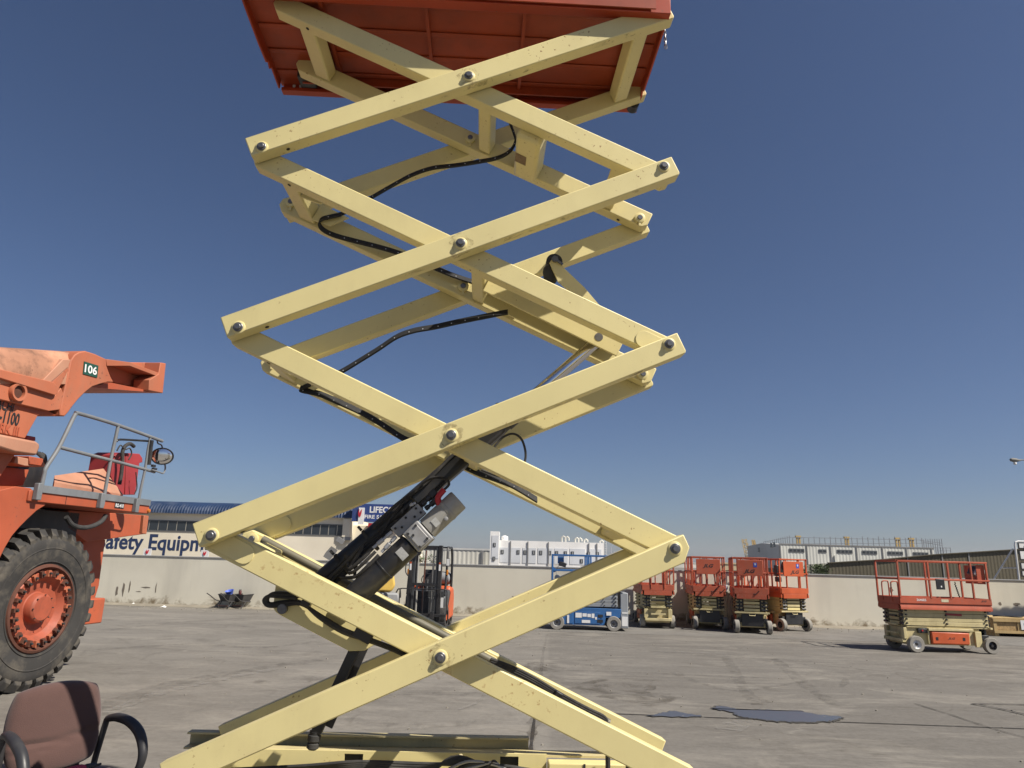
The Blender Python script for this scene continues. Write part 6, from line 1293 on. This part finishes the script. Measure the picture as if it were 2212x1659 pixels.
# local: -y = forward (towards sitter's front), x = chair's left seen from the camera's right
def cushion(name, W, Hh, T, c, n=18, curve=.03, crease=None, k=.42, tilt=0, parent=None):
    vs = []; fs = []; M = Matrix.Rotation(tilt, 3, 'X')
    def pt(i, j, side):
        u = -1+2*i/n; v = -1+2*j/n; x = u*math.sqrt(1-v*v*k/2); z = v*math.sqrt(1-u*u*k/2)
        prof = (max(0, 1-abs(u)**7)*max(0, 1-abs(v)**7))**.45
        d = T*prof*side-curve*x*x
        if crease is not None and side > 0:
            cz = crease+.06*x*x+.03*math.sin(x*3); d -= .020*math.exp(-((z-cz)/.035)**2)*prof; d -= .008*math.exp(-((z-cz+.13-.1*x)/.03)**2)*prof
        return V(c)+M @ V((x*W/2, -d, z*Hh/2))
    for side in (1, -1):
        o = len(vs)
        for j in range(n+1):
            for i in range(n+1): vs.append(pt(i, j, side))
        for j in range(n):
            for i in range(n):
                q = [o+j*(n+1)+i, o+j*(n+1)+i+1, o+(j+1)*(n+1)+i+1, o+(j+1)*(n+1)+i]; fs.append(tuple(q if side > 0 else reversed(q)))
    mb = MB(); mb.add(vs, fs); o = mb.build(name, FB, parent or CHR, smooth=80); s_ = o.modifiers.new('w', 'WELD'); s_.merge_threshold = .0005; s_ = o.modifiers.new('s', 'SUBSURF'); s_.levels = s_.render_levels = 1; return o
zt = at_depth(124, 1469, 4.5).z; zb_ = zt-.50
cushion('backrest', .55, .50, .05, (0, .0, (zt+zb_)/2), 26, .03, -.28, k=.62, tilt=-.16)
zs = zb_+.0
mb = MB(); n = 14
so = cushion('seat', .52, .50, .05, (0, -.30, zs-.02), 18, .0, None, .4); so.data.transform(Matrix.Translation((0, -.30, zs-.02)) @ Matrix.Rotation(-math.pi/2, 4, 'X') @ Matrix.Translation((0, .30, -(zs-.02))))
mb = MB(); mb.bx(-.2, .2, .045, .075, zb_-.02, zt-.12); mb.build('back_shell', PL, CHR, bevel=.02)
for sx in (-1, 1):
    p = [(sx*.285, -.02, zb_+.245), (sx*.30, -.10, zb_+.262), (sx*.315, -.22, zb_+.25), (sx*.32, -.33, zb_+.20), (sx*.32, -.39, zb_+.11), (sx*.31, -.385, zb_+.02), (sx*.285, -.33, zb_-.05), (sx*.25, -.27, zb_-.075)]
    P = spline(p, 6); m_ = len(P); mb = MB(); mb.tube(P, .02, 12, rs=[.019+.011*math.sin(math.pi*min(1, i/(m_*.75))) for i in range(m_)]); mb.build('armrest', PL, CHR)
    mb = MB(); mb.tube(spline([(sx*.285, -.02, zb_+.245), (sx*.275, .0, zb_+.12), (sx*.262, .01, zb_-.02), (sx*.22, -.1, zb_-.08)], 5), .018, 10); mb.build('arm_upright', PL, CHR)
mb = MB(); mb.bx(-.12, .12, -.40, -.16, zs-.12, zs-.075); mb.build('seat_plate', PL, CHR, bevel=.01)
mb = MB(); mb.bx(-.04, .04, -.2, .10, zs-.11, zs-.09); mb.bx(-.035, .035, .075, .10, zs-.11, zb_+.15); mb.build('back_bracket', PL, CHR)
mb = MB(); mb.cyl((0, -.28, .12), (0, -.28, .32), .03, n=14); mb.cyl((0, -.28, .32), (0, -.28, zs-.11), .02, n=14); mb.build('gas_column', PL, CHR)
for i in range(5):
    a = i*2*math.pi/5+.3; e = V((math.cos(a)*.30, -.28+math.sin(a)*.30, .085)); mb = MB(); mb.bar((0, -.28, .13), e, .05, .035); mb.build('base_leg', PL, CHR, bevel=.01)
    mb = MB(); mb.cyl((e.x-.02*math.sin(a), e.y+.02*math.cos(a), .03), (e.x+.02*math.sin(a), e.y-.02*math.cos(a), .03), .03, n=14); mb.cyl((e.x, e.y, .04), (e.x, e.y, .085), .008, n=8); mb.build('caster', PL, CHR)
# hand tool on the seat
R_ = Matrix.Rotation(CHR.rotation_euler.z, 3, 'Z'); tp_ = R_ @ V((-.02, -.30, 0))+CHR.location; TL_ = thing('hand_tool', 'pink red and black hand tool lying on the brown chair seat', 'hand tool', (tp_.x, tp_.y, zs+.028), CHR.rotation_euler.z)
PK = paint('tool_red', (.42, .03, .07), .4, .3)
mb = MB(); mb.lathe([(.012, -.09), (.026, -.085), (.03, -.03), (.028, .04), (.02, .06)], (0, 0, .03), (1, 0, .05), 16); mb.build('tool_body', PK, TL_)
mb = MB(); mb.lathe([(.018, .06), (.021, .07), (.018, .10), (.008, .115), (.006, .15)], (0, 0, .032), (1, 0, .05), 14); mb.build('tool_nose', PL, TL_)
mb = MB(); mb.bar((-.05, -.005, .03), (-.085, -.09, .022), .035, .03); mb.build('tool_grip', PK, TL_, bevel=.01); mb = MB(); mb.bx(-.12, -.055, -.13, -.08, .0, .045); mb.build('tool_battery', PL, TL_, bevel=.008)

# ================================================================== thin dusty air over the whole place
mb = MB(); mb.bx(-2700, 2700, -500, 3300, -1, 75); HZ_ = mb.build('haze', None, smooth=0); HZ_['kind'] = 'stuff'; HZ_['label'] = 'thin pale dust haze over the yard and the far skyline'
HM = bpy.data.materials.new('haze_air'); HM.use_nodes = True; ht = HM.node_tree; ht.nodes.clear(); ho = ht.nodes.new('ShaderNodeOutputMaterial'); hv = ht.nodes.new('ShaderNodeVolumePrincipled')
hv.inputs['Color'].default_value = (.86, .90, .95, 1); hv.inputs['Density'].default_value = .00016; hv.inputs['Anisotropy'].default_value = .2; ht.links.new(hv.outputs[0], ho.inputs['Volume']); HZ_.data.materials.append(HM)
